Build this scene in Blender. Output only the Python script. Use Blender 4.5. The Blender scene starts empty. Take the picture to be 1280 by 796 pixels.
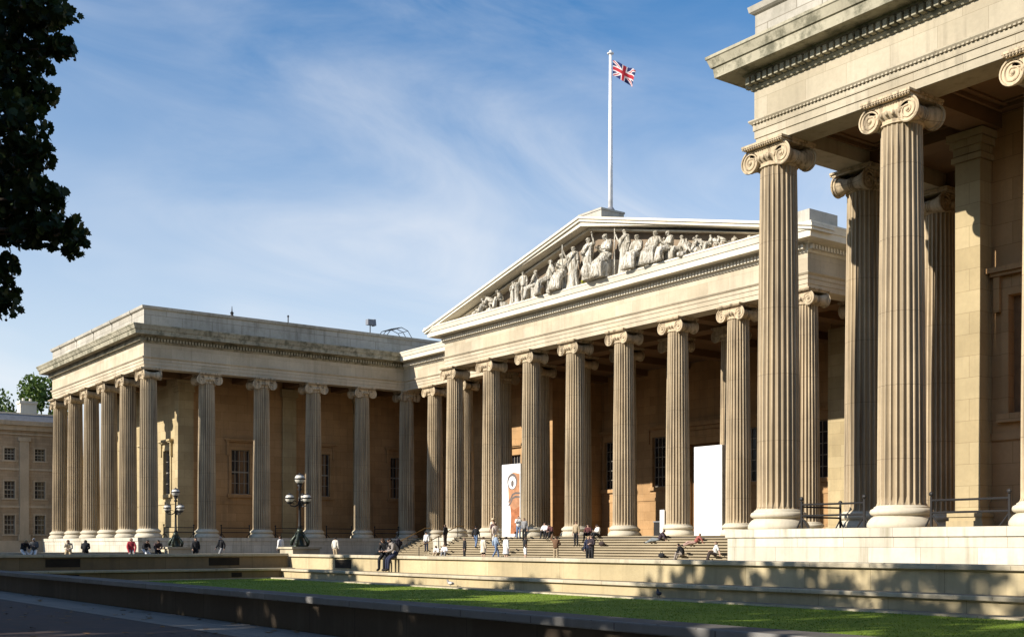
import bpy, bmesh, math, random
from mathutils import Vector, Matrix
random.seed(11)
R = math.radians
SC = bpy.context.scene
COL = SC.collection

# ------------------------------------------------------------------ camera, sky, sun, exposure
cam_d = bpy.data.cameras.new('camera'); cam = bpy.data.objects.new('camera', cam_d); COL.objects.link(cam)
cam.location = (27.798, -32.3915, -0.5181)
cam.rotation_euler = (R(90), 0, 0.9347)
cam_d.sensor_width = 36; cam_d.lens = 40.856; cam_d.shift_y = 0.2199
cam_d.clip_end = 3000; cam_d.clip_start = 0.1
SC.camera = cam
SUN_EL, SUN_AZ = R(28.3), R(10.6)            # azimuth measured from south towards west
sdir = Vector((-math.sin(SUN_AZ) * math.cos(SUN_EL), -math.cos(SUN_AZ) * math.cos(SUN_EL), math.sin(SUN_EL)))
w = bpy.data.worlds.new('World'); SC.world = w; w.use_nodes = True
nt = w.node_tree; nt.nodes.clear()
def wn(t, **k):
    n = nt.nodes.new(t)
    for a, b in k.items(): setattr(n, a, b)
    return n
sky = wn('ShaderNodeTexSky', sky_type='NISHITA', sun_disc=False, sun_elevation=SUN_EL,
         sun_rotation=math.atan2(sdir.x, sdir.y), air_density=1.0, dust_density=0.25, ozone_density=2.2)
tc = wn('ShaderNodeTexCoord')
AX, AY, AZ = Vector((.594, .804, 0)), Vector((0, 0, 1)), Vector((-.804, .594, 0))     # wind lies a little below the horizontal
def cloud_layer(tilt, scale, nscale, detail, lo, hi, dist, off):
    ax = AX * math.cos(tilt) - AY * math.sin(tilt); ay = AX * math.sin(tilt) + AY * math.cos(tilt)
    cb = wn('ShaderNodeCombineXYZ')
    for k, (v, q) in enumerate(zip((ax, ay, AZ), scale)):
        d = wn('ShaderNodeVectorMath', operation='DOT_PRODUCT'); nt.links.new(tc.outputs['Generated'], d.inputs[0]); d.inputs[1].default_value = v * q
        nt.links.new(d.outputs['Value'], cb.inputs[k])
    ad = wn('ShaderNodeVectorMath', operation='ADD'); nt.links.new(cb.outputs[0], ad.inputs[0]); ad.inputs[1].default_value = (off, off * .7, 0)
    nz = wn('ShaderNodeTexNoise'); nz.inputs['Scale'].default_value = nscale; nz.inputs['Detail'].default_value = detail
    nz.inputs['Roughness'].default_value = 0.60; nz.inputs['Distortion'].default_value = dist
    cr = wn('ShaderNodeMapRange'); cr.inputs['From Min'].default_value = lo; cr.inputs['From Max'].default_value = hi
    nt.links.new(ad.outputs[0], nz.inputs['Vector']); nt.links.new(nz.outputs['Fac'], cr.inputs['Value'])
    return cr.outputs[0]
c1 = cloud_layer(R(13), (1.7, 5.2, 1.5), 1.7, 10, 0.36, 0.76, 1.1, 5.7)
c2 = cloud_layer(R(14), (1.0, 2.6, 1.0), 1.5, 4, 0.35, 0.62, 0.3, 1.3)
mul = wn('ShaderNodeMath', operation='MULTIPLY'); nt.links.new(c1, mul.inputs[0]); nt.links.new(c2, mul.inputs[1])
mul2 = wn('ShaderNodeMath', operation='MULTIPLY'); nt.links.new(mul.outputs[0], mul2.inputs[0]); mul2.inputs[1].default_value = 0.62
mul2.use_clamp = True
sep = wn('ShaderNodeSeparateXYZ'); nt.links.new(tc.outputs['Generated'], sep.inputs[0])
low = wn('ShaderNodeMapRange'); low.inputs['From Min'].default_value = 0.42; low.inputs['From Max'].default_value = 0.04
low.inputs['To Max'].default_value = 0.80; nt.links.new(sep.outputs['Z'], low.inputs['Value'])
add = wn('ShaderNodeMath', operation='ADD'); add.use_clamp = True
nt.links.new(mul2.outputs[0], add.inputs[0]); nt.links.new(low.outputs[0], add.inputs[1])
mx = wn('ShaderNodeMixRGB'); nt.links.new(add.outputs[0], mx.inputs['Fac'])
hs = wn('ShaderNodeHueSaturation'); hs.inputs['Saturation'].default_value = 1.36; nt.links.new(sky.outputs[0], hs.inputs['Color'])
nt.links.new(hs.outputs[0], mx.inputs['Color1']); mx.inputs['Color2'].default_value = (5.6, 5.75, 6.0, 1)
bg = wn('ShaderNodeBackground'); bg.inputs['Strength'].default_value = 0.110
nt.links.new(mx.outputs[0], bg.inputs['Color'])
wo = wn('ShaderNodeOutputWorld'); nt.links.new(bg.outputs[0], wo.inputs['Surface'])
sl = bpy.data.lights.new('sun', 'SUN'); sl.energy = 5.0; sl.angle = R(0.5); sl.color = (1.0, 0.92, 0.81)
so = bpy.data.objects.new('sun', sl); COL.objects.link(so)
so.rotation_euler = (-sdir).to_track_quat('-Z', 'Y').to_euler(); so.location = (0, -80, 60)
SC.view_settings.view_transform = 'Standard'; SC.view_settings.look = 'None'
SC.view_settings.exposure = 0.55; SC.view_settings.gamma = 1
SC.render.engine = 'CYCLES'
SC.cycles.use_denoising = True
SC.cycles.max_bounces = 6; SC.cycles.diffuse_bounces = 3; SC.cycles.glossy_bounces = 2; SC.cycles.transmission_bounces = 4
SC.cycles.caustics_reflective = False; SC.cycles.caustics_refractive = False

# ------------------------------------------------------------------ materials
class NM:
    def __init__(s, name, rough=0.8):
        s.m = bpy.data.materials.new(name); s.m.use_nodes = True
        s.t = s.m.node_tree; s.b = s.t.nodes['Principled BSDF']
        s.b.inputs['Roughness'].default_value = rough
        s.b.inputs['Specular IOR Level'].default_value = 0.25
    def n(s, t, **k):
        x = s.t.nodes.new(t)
        for a, b in k.items(): setattr(x, a, b)
        return x
    def l(s, a, b): s.t.links.new(a, b)
    def pos(s): return s.n('ShaderNodeNewGeometry').outputs['Position']
    def noise(s, scale, detail=4, vec=None, sc=(1, 1, 1), rough=0.6):
        mp = s.n('ShaderNodeMapping'); mp.inputs['Scale'].default_value = sc
        s.l(vec if vec is not None else s.pos(), mp.inputs['Vector'])
        z = s.n('ShaderNodeTexNoise'); z.inputs['Scale'].default_value = scale
        z.inputs['Detail'].default_value = detail; z.inputs['Roughness'].default_value = rough
        s.l(mp.outputs[0], z.inputs['Vector']); return z.outputs['Fac']
    def rng(s, v, a, b, c=0.0, d=1.0):
        r = s.n('ShaderNodeMapRange'); s.l(v, r.inputs['Value'])
        for k, q in zip(('From Min', 'From Max', 'To Min', 'To Max'), (a, b, c, d)): r.inputs[k].default_value = q
        return r.outputs[0]
    def mix(s, f, a, b, bt='MIX'):
        x = s.n('ShaderNodeMixRGB', blend_type=bt)
        for q, i in ((f, 'Fac'), (a, 'Color1'), (b, 'Color2')):
            if isinstance(q, (int, float)): x.inputs[i].default_value = q
            elif isinstance(q, tuple): x.inputs[i].default_value = (*q, 1)
            else: s.l(q, x.inputs[i])
        return x.outputs[0]
    def bump(s, h, st=0.3, d=0.03):
        x = s.n('ShaderNodeBump'); x.inputs['Strength'].default_value = st; x.inputs['Distance'].default_value = d
        s.l(h, x.inputs['Height']); s.l(x.outputs[0], s.b.inputs['Normal'])
    def out(s, c):
        if isinstance(c, tuple): s.b.inputs['Base Color'].default_value = (*c, 1)
        else: s.l(c, s.b.inputs['Base Color'])
        return s.m

def stone(name, c, dirt=(0.10, 0.085, 0.06), joints=None, streak=0.35, lichen=0.0, rough=0.85, var=0.22):
    """weathered limestone: block tone, stain patches, rain streaks, soot"""
    s = NM(name, rough)
    big = s.noise(0.35, 5); fine = s.noise(7.0, 6)
    col = s.mix(s.rng(big, 0.3, 0.7), tuple(x * (1 - var) for x in c), tuple(min(1, x * (1 + var * 0.6)) for x in c))
    col = s.mix(s.rng(fine, 0.35, 0.75, 0, 0.22), col, tuple(x * 0.55 for x in c))
    h = fine
    if joints:
        g = s.n('ShaderNodeNewGeometry')
        ab = s.n('ShaderNodeVectorMath', operation='ABSOLUTE'); s.l(g.outputs['True Normal'], ab.inputs[0])
        sn = s.n('ShaderNodeSeparateXYZ'); s.l(ab.outputs[0], sn.inputs[0])
        sp = s.n('ShaderNodeSeparateXYZ'); s.l(g.outputs['Position'], sp.inputs[0])
        a = s.n('ShaderNodeMath', operation='MULTIPLY'); s.l(sp.outputs['X'], a.inputs[0]); s.l(sn.outputs['Y'], a.inputs[1])
        b = s.n('ShaderNodeMath', operation='MULTIPLY_ADD'); s.l(sp.outputs['Y'], b.inputs[0]); s.l(sn.outputs['X'], b.inputs[1]); s.l(a.outputs[0], b.inputs[2])
        cx = s.n('ShaderNodeCombineXYZ'); s.l(b.outputs[0], cx.inputs['X']); s.l(sp.outputs['Z'], cx.inputs['Y'])
        br = s.n('ShaderNodeTexBrick'); s.l(cx.outputs[0], br.inputs['Vector'])
        br.inputs['Scale'].default_value = 1.0
        br.inputs['Brick Width'].default_value = joints[0]; br.inputs['Row Height'].default_value = joints[1]
        br.inputs['Mortar Size'].default_value = joints[2]; br.inputs['Mortar Smooth'].default_value = 0.3
        br.inputs['Bias'].default_value = 0.0
        br.inputs['Color1'].default_value = (1, 1, 1, 1); br.inputs['Color2'].default_value = (0.80, 0.78, 0.74, 1)
        br.inputs['Mortar'].default_value = (0.42, 0.38, 0.33, 1)
        col = s.mix(0.85, col, br.outputs['Color'], 'MULTIPLY')
    if streak:
        st = s.noise(1.0, 5, sc=(2.6, 2.6, 0.16)); st2 = s.noise(0.5, 3)
        m = s.n('ShaderNodeMath', operation='MULTIPLY'); s.l(s.rng(st, 0.50, 0.72), m.inputs[0]); s.l(s.rng(st2, 0.35, 0.65, 0.15, streak * 1.6), m.inputs[1])
        col = s.mix(m.outputs[0], col, dirt)
    if lichen:
        li = s.noise(1.4, 7, rough=0.7)
        col = s.mix(s.rng(li, 0.46, 0.62, 0, lichen), col, (0.075, 0.075, 0.045))
    s.bump(h, 0.35, 0.012)
    return s.out(col)

M = {}
M['frieze'] = stone('pale_limestone', (0.60, 0.52, 0.385), joints=(1.7, 1.1, 0.006), streak=0.14)
M['frieze_grey'] = stone('greyer_stained_limestone', (0.50, 0.44, 0.325), joints=(1.7, 1.1, 0.006), streak=0.32, lichen=0.12)
M['white_stone'] = stone('washed_limestone', (0.74, 0.685, 0.56), streak=0.10, var=0.12)
M['cornice'] = stone('weathered_cornice_limestone', (0.42, 0.385, 0.28), streak=0.3, lichen=0.75)
M['parapet'] = stone('weathered_parapet_limestone', (0.52, 0.49, 0.42), joints=(2.6, 3.0, 0.02), streak=0.3, lichen=0.25)
def column_mat(name, c, soot):
    s = NM(name, .85); oi = s.n('ShaderNodeObjectInfo').outputs['Random']
    mv = s.n('ShaderNodeVectorMath', operation='MULTIPLY_ADD'); cmb = s.n('ShaderNodeCombineXYZ'); s.l(oi, cmb.inputs['Z'])
    s.l(cmb.outputs[0], mv.inputs[0]); mv.inputs[1].default_value = (1, 1, 37); s.l(s.pos(), mv.inputs[2]); P = mv.outputs[0]
    big = s.noise(.5, 5, P); fine = s.noise(9, 6, P); st = s.noise(1, 6, P, (5.5, 5.5, .13)); st2 = s.noise(1, 3, P, (.8, .8, .25))
    col = s.mix(s.rng(big, .3, .7), tuple(x * .74 for x in c), tuple(x * 1.16 for x in c))
    col = s.mix(s.rng(oi, 0, 1, 0, .45), col, (.40, .33, .22))
    m = s.n('ShaderNodeMath', operation='MULTIPLY'); s.l(s.rng(st, .47, .66), m.inputs[0]); s.l(s.rng(st2, .35, .65, soot * .35, soot), m.inputs[1])
    col = s.mix(m.outputs[0], col, (.085, .062, .040))
    col = s.mix(s.rng(fine, .45, .8, 0, .3), col, (.24, .19, .12))
    sp = s.n('ShaderNodeSeparateXYZ'); s.l(P, sp.inputs[0])     # drum joints
    dv = s.n('ShaderNodeMath', operation='MULTIPLY'); s.l(sp.outputs['Z'], dv.inputs[0]); dv.inputs[1].default_value = 1 / 2.35
    fr = s.n('ShaderNodeMath', operation='FRACT'); s.l(dv.outputs[0], fr.inputs[0])
    lt = s.n('ShaderNodeMath', operation='LESS_THAN'); s.l(fr.outputs[0], lt.inputs[0]); lt.inputs[1].default_value = .008
    fl = s.n('ShaderNodeMath', operation='FLOOR'); s.l(dv.outputs[0], fl.inputs[0])
    wn_ = s.n('ShaderNodeTexWhiteNoise', noise_dimensions='1D'); s.l(fl.outputs[0], wn_.inputs['W'])
    col = s.mix(s.rng(wn_.outputs['Value'], 0, 1, 0, .22), col, (.36, .30, .21))
    lm = s.n('ShaderNodeMath', operation='MULTIPLY'); s.l(lt.outputs[0], lm.inputs[0]); lm.inputs[1].default_value = .55
    col = s.mix(lm.outputs[0], col, (.10, .07, .045))
    s.bump(fine, .4, .012); return s.out(col)
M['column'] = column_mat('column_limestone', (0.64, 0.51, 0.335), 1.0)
M['flute'] = column_mat('sooty_shaded_flute_limestone', (0.33, 0.25, 0.15), 1.0)  # grooves darker than ridges: some soot, mostly groove shade painted in
M['base'] = stone('washed_base_limestone', (0.62, 0.56, 0.43), streak=0.15, var=0.15)
M['wall'] = stone('brown_ashlar', (0.50, 0.31, 0.15), joints=(1.5, 0.75, 0.010), streak=0.25)  # soot brown deepened with colonnade shade; sunlit faces use the paler copy
M['wall_pale'] = stone('pale_ashlar', (0.50, 0.405, 0.235), joints=(1.6, 0.75, 0.008), streak=0.12)
M['ceiling'] = stone('dark_ceiling_stone', (0.20, 0.12, 0.06), streak=0.0)  # much darker brown than the walls below
M['plinth'] = stone('plinth_limestone', (0.66, 0.615, 0.51), joints=(1.9, 0.62, 0.010), streak=0.55, dirt=(0.22, 0.20, 0.12))
M['step'] = stone('step_stone', (0.36, 0.30, 0.20), streak=0.0)
M['low_wall'] = stone('forecourt_wall_stone', (0.55, 0.46, 0.28), joints=(2.1, 0.9, 0.008), streak=0.2)
M['low_wall_shaded'] = stone('shaded_forecourt_wall_stone', (0.26, 0.195, 0.11), joints=(2.1, 0.9, 0.008), streak=0.35)  # forecourt wall stone darkened to paint in the shade on its east face
M['coping'] = stone('coping_stone', (0.58, 0.515, 0.38), joints=(1.9, 4.0, 0.012), streak=0.25)
M['kerb_wall'] = stone('shade_dark_kerb_wall_stone', (0.075, 0.056, 0.038), joints=(1.7, 0.8, 0.01), streak=0.4)  # base colour lowered to paint in the deep tree shade
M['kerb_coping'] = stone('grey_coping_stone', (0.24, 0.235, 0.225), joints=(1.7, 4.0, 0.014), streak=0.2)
M['statue'] = stone('statue_marble', (0.66, 0.60, 0.47), streak=0.25, dirt=(0.18, 0.15, 0.10))
def carved():
    s = NM('carved_marble', .85)
    f = s.noise(1.0, 3, sc=(9, 9, 1.6)); g = s.noise(9, 5); k = s.noise(1.2, 4)
    c = s.mix(s.rng(f, .38, .62), (.30, .26, .19), (.80, .76, .66)); c = s.mix(s.rng(k, .45, .7, 0, .6), c, (.36, .32, .24))
    a = s.n('ShaderNodeMath', operation='MULTIPLY_ADD'); s.l(f, a.inputs[0]); a.inputs[1].default_value = 2.5; s.l(g, a.inputs[2])
    s.bump(a.outputs[0], 1.0, .07)
    return s.out(c)
M['statue'] = carved()
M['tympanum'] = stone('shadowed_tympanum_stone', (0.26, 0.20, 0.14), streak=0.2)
M['house'] = stone('brown_house_brick', (0.50, 0.375, 0.245), joints=(0.9, 0.3, 0.008), streak=0.25)
M['house_trim'] = stone('house_trim_stone', (0.56, 0.45, 0.31), streak=0.2)
M['paving'] = stone('forecourt_flagstones', (0.14, 0.12, 0.095), streak=0.0)

def plain(name, c, rough=0.6, metal=0.0, var=0.15, scale=3.0):
    s = NM(name, rough); s.b.inputs['Metallic'].default_value = metal
    f = s.noise(scale, 4)
    return s.out(s.mix(s.rng(f, 0.3, 0.7), tuple(x * (1 - var) for x in c), tuple(min(1, x * (1 + var)) for x in c)))
M['lead'] = plain('lead_roof', (0.20, 0.21, 0.23), 0.6)
M['iron'] = plain('black_iron', (0.025, 0.024, 0.024), 0.5)
M['bronze'] = plain('green_black_bronze', (0.045, 0.055, 0.042), 0.4, 0.5, 0.4, 9)
M['pole'] = plain('white_pole_paint', (0.80, 0.80, 0.80), 0.35)
M['board'] = plain('white_board_paint', (0.86, 0.85, 0.82), 0.5, 0, 0.02)
M['board_edge'] = plain('grey_board_side', (0.42, 0.40, 0.34), 0.6)
M['print_grey'] = plain('pale_grey_print', (0.62, 0.62, 0.60), 0.6)
M['glassy'] = plain('dark_window_glass', (0.018, 0.018, 0.022), 0.08); M['glassy'].node_tree.nodes['Principled BSDF'].inputs['Specular IOR Level'].default_value = 0.5
M['blind'] = plain('brown_window_blind', (0.20, 0.12, 0.06), 0.8)
M['sash'] = plain('cream_sash_paint', (0.36, 0.33, 0.27), 0.5)
M['globe'] = plain('frosted_lamp_glass', (0.64, 0.61, 0.53), 0.2)
M['print_brown'] = plain('terracotta_print', (0.33, 0.125, 0.055), 0.6, 0, 0.4, 2.0)
M['print_tan'] = plain('tan_print', (0.40, 0.20, 0.105), 0.6, 0, 0.3, 2.0)
M['print_dark'] = plain('dark_print', (0.13, 0.11, 0.10), 0.6)
M['vent'] = plain('vent_grille_dark', (0.035, 0.028, 0.02), 0.8)
M['bark'] = plain('plane_bark', (0.11, 0.09, 0.065), 0.9, 0, 0.4, 5)
M['skin'] = plain('skin_light', (0.55, 0.36, 0.26), 0.6); M['skin_dark'] = plain('skin_brown', (0.22, 0.12, 0.075), 0.6)

def grass_mat():
    s = NM('mown_grass', 0.9)
    a = s.noise(0.6, 5); b = s.noise(25, 3)
    c = s.mix(s.rng(a, 0.3, 0.7), (0.120, 0.190, 0.014), (0.215, 0.300, 0.024))
    c = s.mix(s.rng(b, 0.35, 0.7, 0, 0.5), c, (0.075, 0.13, 0.010))
    s.bump(b, 0.5, 0.03)
    return s.out(c)
M['grass'] = grass_mat()
def paver_mat():
    s = NM('red_brown_brick_paving', 0.85)
    br = s.n('ShaderNodeTexBrick'); s.l(s.pos(), br.inputs['Vector']); br.inputs['Scale'].default_value = 1
    br.inputs['Brick Width'].default_value = 0.42; br.inputs['Row Height'].default_value = 0.21; br.inputs['Mortar Size'].default_value = 0.008
    br.inputs['Color1'].default_value = (0.085, 0.052, 0.040, 1); br.inputs['Color2'].default_value = (0.058, 0.040, 0.033, 1)
    br.inputs['Mortar'].default_value = (0.04, 0.037, 0.035, 1)
    f = s.noise(0.8, 5)
    s.bump(br.outputs['Fac'], -0.3, 0.01)
    return s.out(s.mix(s.rng(f, 0.35, 0.7, 0, 0.5), br.outputs['Color'], (0.05, 0.046, 0.05)))
M['brickpave'] = paver_mat()
def slab_mat():
    s = NM('grey_kerb_slabs', 0.8)
    br = s.n('ShaderNodeTexBrick'); s.l(s.pos(), br.inputs['Vector']); br.inputs['Scale'].default_value = 1; br.offset = 0.0
    br.inputs['Brick Width'].default_value = 0.9; br.inputs['Row Height'].default_value = 0.75; br.inputs['Mortar Size'].default_value = 0.012
    br.inputs['Color1'].default_value = (0.215, 0.190, 0.160, 1); br.inputs['Color2'].default_value = (0.175, 0.155, 0.130, 1)
    br.inputs['Mortar'].default_value = (0.09, 0.09, 0.09, 1)
    return s.out(br.outputs['Color'])
M['slab'] = slab_mat()
M['ground'] = plain('distant_tarmac', (0.06, 0.058, 0.055), 0.9)
def leaf_mat(name, c1, c2):
    s = NM(name, 0.55)
    oi = s.noise(2.2, 3)
    c = s.mix(s.rng(oi, 0.35, 0.65), c1, c2)
    s.out(c)
    tr = s.n('ShaderNodeBsdfTranslucent'); s.l(c, tr.inputs['Color'])
    ad = s.n('ShaderNodeMixShader'); ad.inputs[0].default_value = 0.25
    s.l(s.b.outputs[0], ad.inputs[1]); s.l(tr.outputs[0], ad.inputs[2])
    s.l(ad.outputs[0], s.t.nodes['Material Output'].inputs['Surface'])
    return s.m
M['leaf'] = leaf_mat('plane_leaf', (0.020, 0.040, 0.010), (0.036, 0.062, 0.015))
M['leaf_far'] = leaf_mat('lime_leaf', (0.055, 0.105, 0.018), (0.12, 0.17, 0.035))

# ------------------------------------------------------------------ mesh helpers
class MB:
    def __init__(s): s.v = []; s.f = []; s.mi = []
    def add(s, vs, fs, mi=0):
        o = len(s.v); s.v += [tuple(q) for q in vs]; s.f += [tuple(i + o for i in f) for f in fs]; s.mi += [mi] * len(fs)
    def box(s, x0, y0, z0, x1, y1, z1, mi=0):
        s.add([(x0, y0, z0), (x1, y0, z0), (x1, y1, z0), (x0, y1, z0), (x0, y0, z1), (x1, y0, z1), (x1, y1, z1), (x0, y1, z1)],
              [(0, 3, 2, 1), (4, 5, 6, 7), (0, 1, 5, 4), (1, 2, 6, 5), (2, 3, 7, 6), (3, 0, 4, 7)], mi)
    def lathe(s, prof, n=24, c=(0, 0, 0), mi=0, cap=True):
        vs = []; m = len(prof)
        for r, z in prof:
            for k in range(n):
                a = 2 * math.pi * k / n; vs.append((c[0] + r * math.cos(a), c[1] + r * math.sin(a), c[2] + z))
        fs = [(i * n + k, i * n + (k + 1) % n, (i + 1) * n + (k + 1) % n, (i + 1) * n + k) for i in range(m - 1) for k in range(n)]
        if cap: fs += [tuple(range(n - 1, -1, -1)), tuple((m - 1) * n + k for k in range(n))]
        s.add(vs, fs, mi)
    def tube(s, pts, rad, n=8, mi=0, cap=True):
        pts = [Vector(p) for p in pts]; m = len(pts)
        if isinstance(rad, (int, float)): rad = [rad] * m
        vs = []; prev = None
        for i, p in enumerate(pts):
            d = (pts[min(i + 1, m - 1)] - pts[max(i - 1, 0)]); d = d.normalized() if d.length > 1e-9 else Vector((0, 0, 1))
            if prev is None:
                u = d.orthogonal().normalized()
            else:
                u = (prev - d * prev.dot(d)); u = u.normalized() if u.length > 1e-6 else d.orthogonal().normalized()
            prev = u; q = d.cross(u)
            for k in range(n):
                a = 2 * math.pi * k / n; vs.append(p + (u * math.cos(a) + q * math.sin(a)) * rad[i])
        fs = [(i * n + k, i * n + (k + 1) % n, (i + 1) * n + (k + 1) % n, (i + 1) * n + k) for i in range(m - 1) for k in range(n)]
        if cap: fs += [tuple(range(n - 1, -1, -1)), tuple((m - 1) * n + k for k in range(n))]
        s.add(vs, fs, mi)
    def ball(s, c, r, n=12, m=8, sx=1, sy=1, sz=1, mi=0):
        vs = []
        for i in range(m + 1):
            t = math.pi * i / m
            for k in range(n):
                a = 2 * math.pi * k / n
                vs.append((c[0] + r * sx * math.sin(t) * math.cos(a), c[1] + r * sy * math.sin(t) * math.sin(a), c[2] + r * sz * math.cos(t)))
        s.add(vs, [(i * n + k, (i + 1) * n + k, (i + 1) * n + (k + 1) % n, i * n + (k + 1) % n) for i in range(m) for k in range(n)], mi)
    def prism_y(s, poly, y0, y1, mi=0):        # polygon in x,z extruded along y
        n = len(poly); vs = [(x, y0, z) for x, z in poly] + [(x, y1, z) for x, z in poly]
        s.add(vs, [tuple(range(n)), tuple(range(2 * n - 1, n - 1, -1))] + [(i, (i + 1) % n, n + (i + 1) % n, n + i) for i in range(n)], mi)
    def build(s, name, mat, parent=None, smooth=False, loc=None):
        me = bpy.data.meshes.new(name); me.from_pydata(s.v, [], s.f)
        for m in (mat if isinstance(mat, (list, tuple)) else [mat]): me.materials.append(m)
        if any(s.mi): me.polygons.foreach_set('material_index', s.mi)
        if smooth: me.polygons.foreach_set('use_smooth', [True] * len(me.polygons))
        me.update()
        o = bpy.data.objects.new(name, me); COL.objects.link(o)
        if parent is not None: o.parent = parent
        if loc is not None: o.location = loc
        return o
def tag(o, label=None, cat=None, group=None, kind=None):
    for k, q in (('label', label), ('category', cat), ('group', group), ('kind', kind)):
        if q: o[k] = q
    return o
def empty(name, loc=(0, 0, 0), rz=0, parent=None):
    o = bpy.data.objects.new(name, None); COL.objects.link(o); o.location = loc; o.rotation_euler = (0, 0, rz)
    o.empty_display_size = 0.2
    if parent is not None: o.parent = parent
    return o
def copy_tree(o, parent=None):
    c = o.copy(); COL.objects.link(c); c.parent = parent if parent is not None else o.parent
    for ch in o.children: copy_tree(ch, c)
    return c
def autosmooth(o, ang=35):
    me = o.data; bm = bmesh.new(); bm.from_mesh(me)
    for f in bm.faces: f.smooth = True
    for e in bm.edges:
        if len(e.link_faces) == 2: e.smooth = e.calc_face_angle(0) < R(ang)
    bm.to_mesh(me); bm.free()

# ------------------------------------------------------------------ setting: ground levels (stylobate of the museum = 0)
ZF, ZL, ZP = -1.70, -2.15, -2.12           # forecourt, lawn, foreground path
L, S, SI, PY, RY = 65.863, 5.1022, 4.9324, 19.9, 24.47
CX = -L / 2
def sheet(name, x0, y0, x1, y1, z, mat, nx=1, ny=1, kind='structure'):
    m = MB(); vs = []; fs = []
    for j in range(ny + 1):
        for i in range(nx + 1): vs.append((x0 + (x1 - x0) * i / nx, y0 + (y1 - y0) * j / ny, z))
    for j in range(ny):
        for i in range(nx): a = j * (nx + 1) + i; fs.append((a, a + 1, a + nx + 2, a + nx + 1))
    m.add(vs, fs); o = m.build(name, mat); tag(o, kind=kind); return o
sheet('ground', -1200, -1200, 1200, 1200, -2.30, M['ground'])
sheet('brick_path', -140, -60, 70, -24.3, ZP, M['brickpave'])
sheet('kerb_strip', -140, -24.3, 70, -22.9, ZP + 0.006, M['slab'])
sheet('lawn', -24.0, -22.9, 60, -8.3, ZL, M['grass'])
m = MB(); m.box(-140, -7.3, -2.29, 60, 60, ZF); m.box(-41.2, -22.5, -2.28, -24.6, -7.31, ZF - 0.004)
tag(m.build('forecourt_pavement', M['paving']), kind='structure')
def blades(name, n, x0, x1, y0, y1, z, mat, seed=3):
    rnd = random.Random(seed); m = MB()
    for k in range(n):
        x, y = rnd.uniform(x0, x1), rnd.uniform(y0, y1); a = rnd.uniform(0, 6.283); h = rnd.uniform(.010, .028); w_ = rnd.uniform(.008, .018)
        c, s_ = math.cos(a), math.sin(a); dx, dy = rnd.uniform(-.04, .04), rnd.uniform(-.04, .04); o = len(m.v)
        m.v += [(x - c * w_, y - s_ * w_, z - .01), (x + c * w_, y + s_ * w_, z - .01), (x + dx, y + dy, z + h)]; m.f.append((o, o + 1, o + 2)); m.mi.append(0)
    o = m.build(name, mat); tag(o, 'short mown grass blades covering the lawn', 'grass', kind='stuff'); return o
def litter(name, n, x0, x1, y0, y1, z, mat, seed=8):
    rnd = random.Random(seed); m = MB()
    for k in range(n):
        x, y = rnd.uniform(x0, x1), rnd.uniform(y0, y1); a = rnd.uniform(0, 6.283); r = rnd.uniform(.04, .09); o = len(m.v)
        for q in range(5): b = a + q * 1.2566; m.v.append((x + r * math.cos(b) * (1 if q % 2 else .6), y + r * math.sin(b), z + rnd.uniform(.005, .03)))
        m.f.append(tuple(range(o, o + 5))); m.mi.append(0)
    o = m.build(name, mat); tag(o, 'dry fallen leaves scattered over the shaded foreground path', 'leaves', kind='stuff'); return o
litter('fallen_leaves', 420, -25, 22, -31, -22.95, ZP + .006, plain('dry_leaf', (.20, .11, .035), .8))
blades('grass_blades', 80000, -23.2, 20, -22.2, -8.8, ZL, M['grass'])
# a stone margin at the foot of the forecourt wall
m = MB(); m.box(-23.95, -8.95, -2.29, 60, -8.30, ZL + 0.05); m.box(-23.95, -22.6, -2.29, -23.3, -8.96, ZL + 0.05)
tag(m.build('lawn_edging_path', M['coping']), kind='structure')

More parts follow.
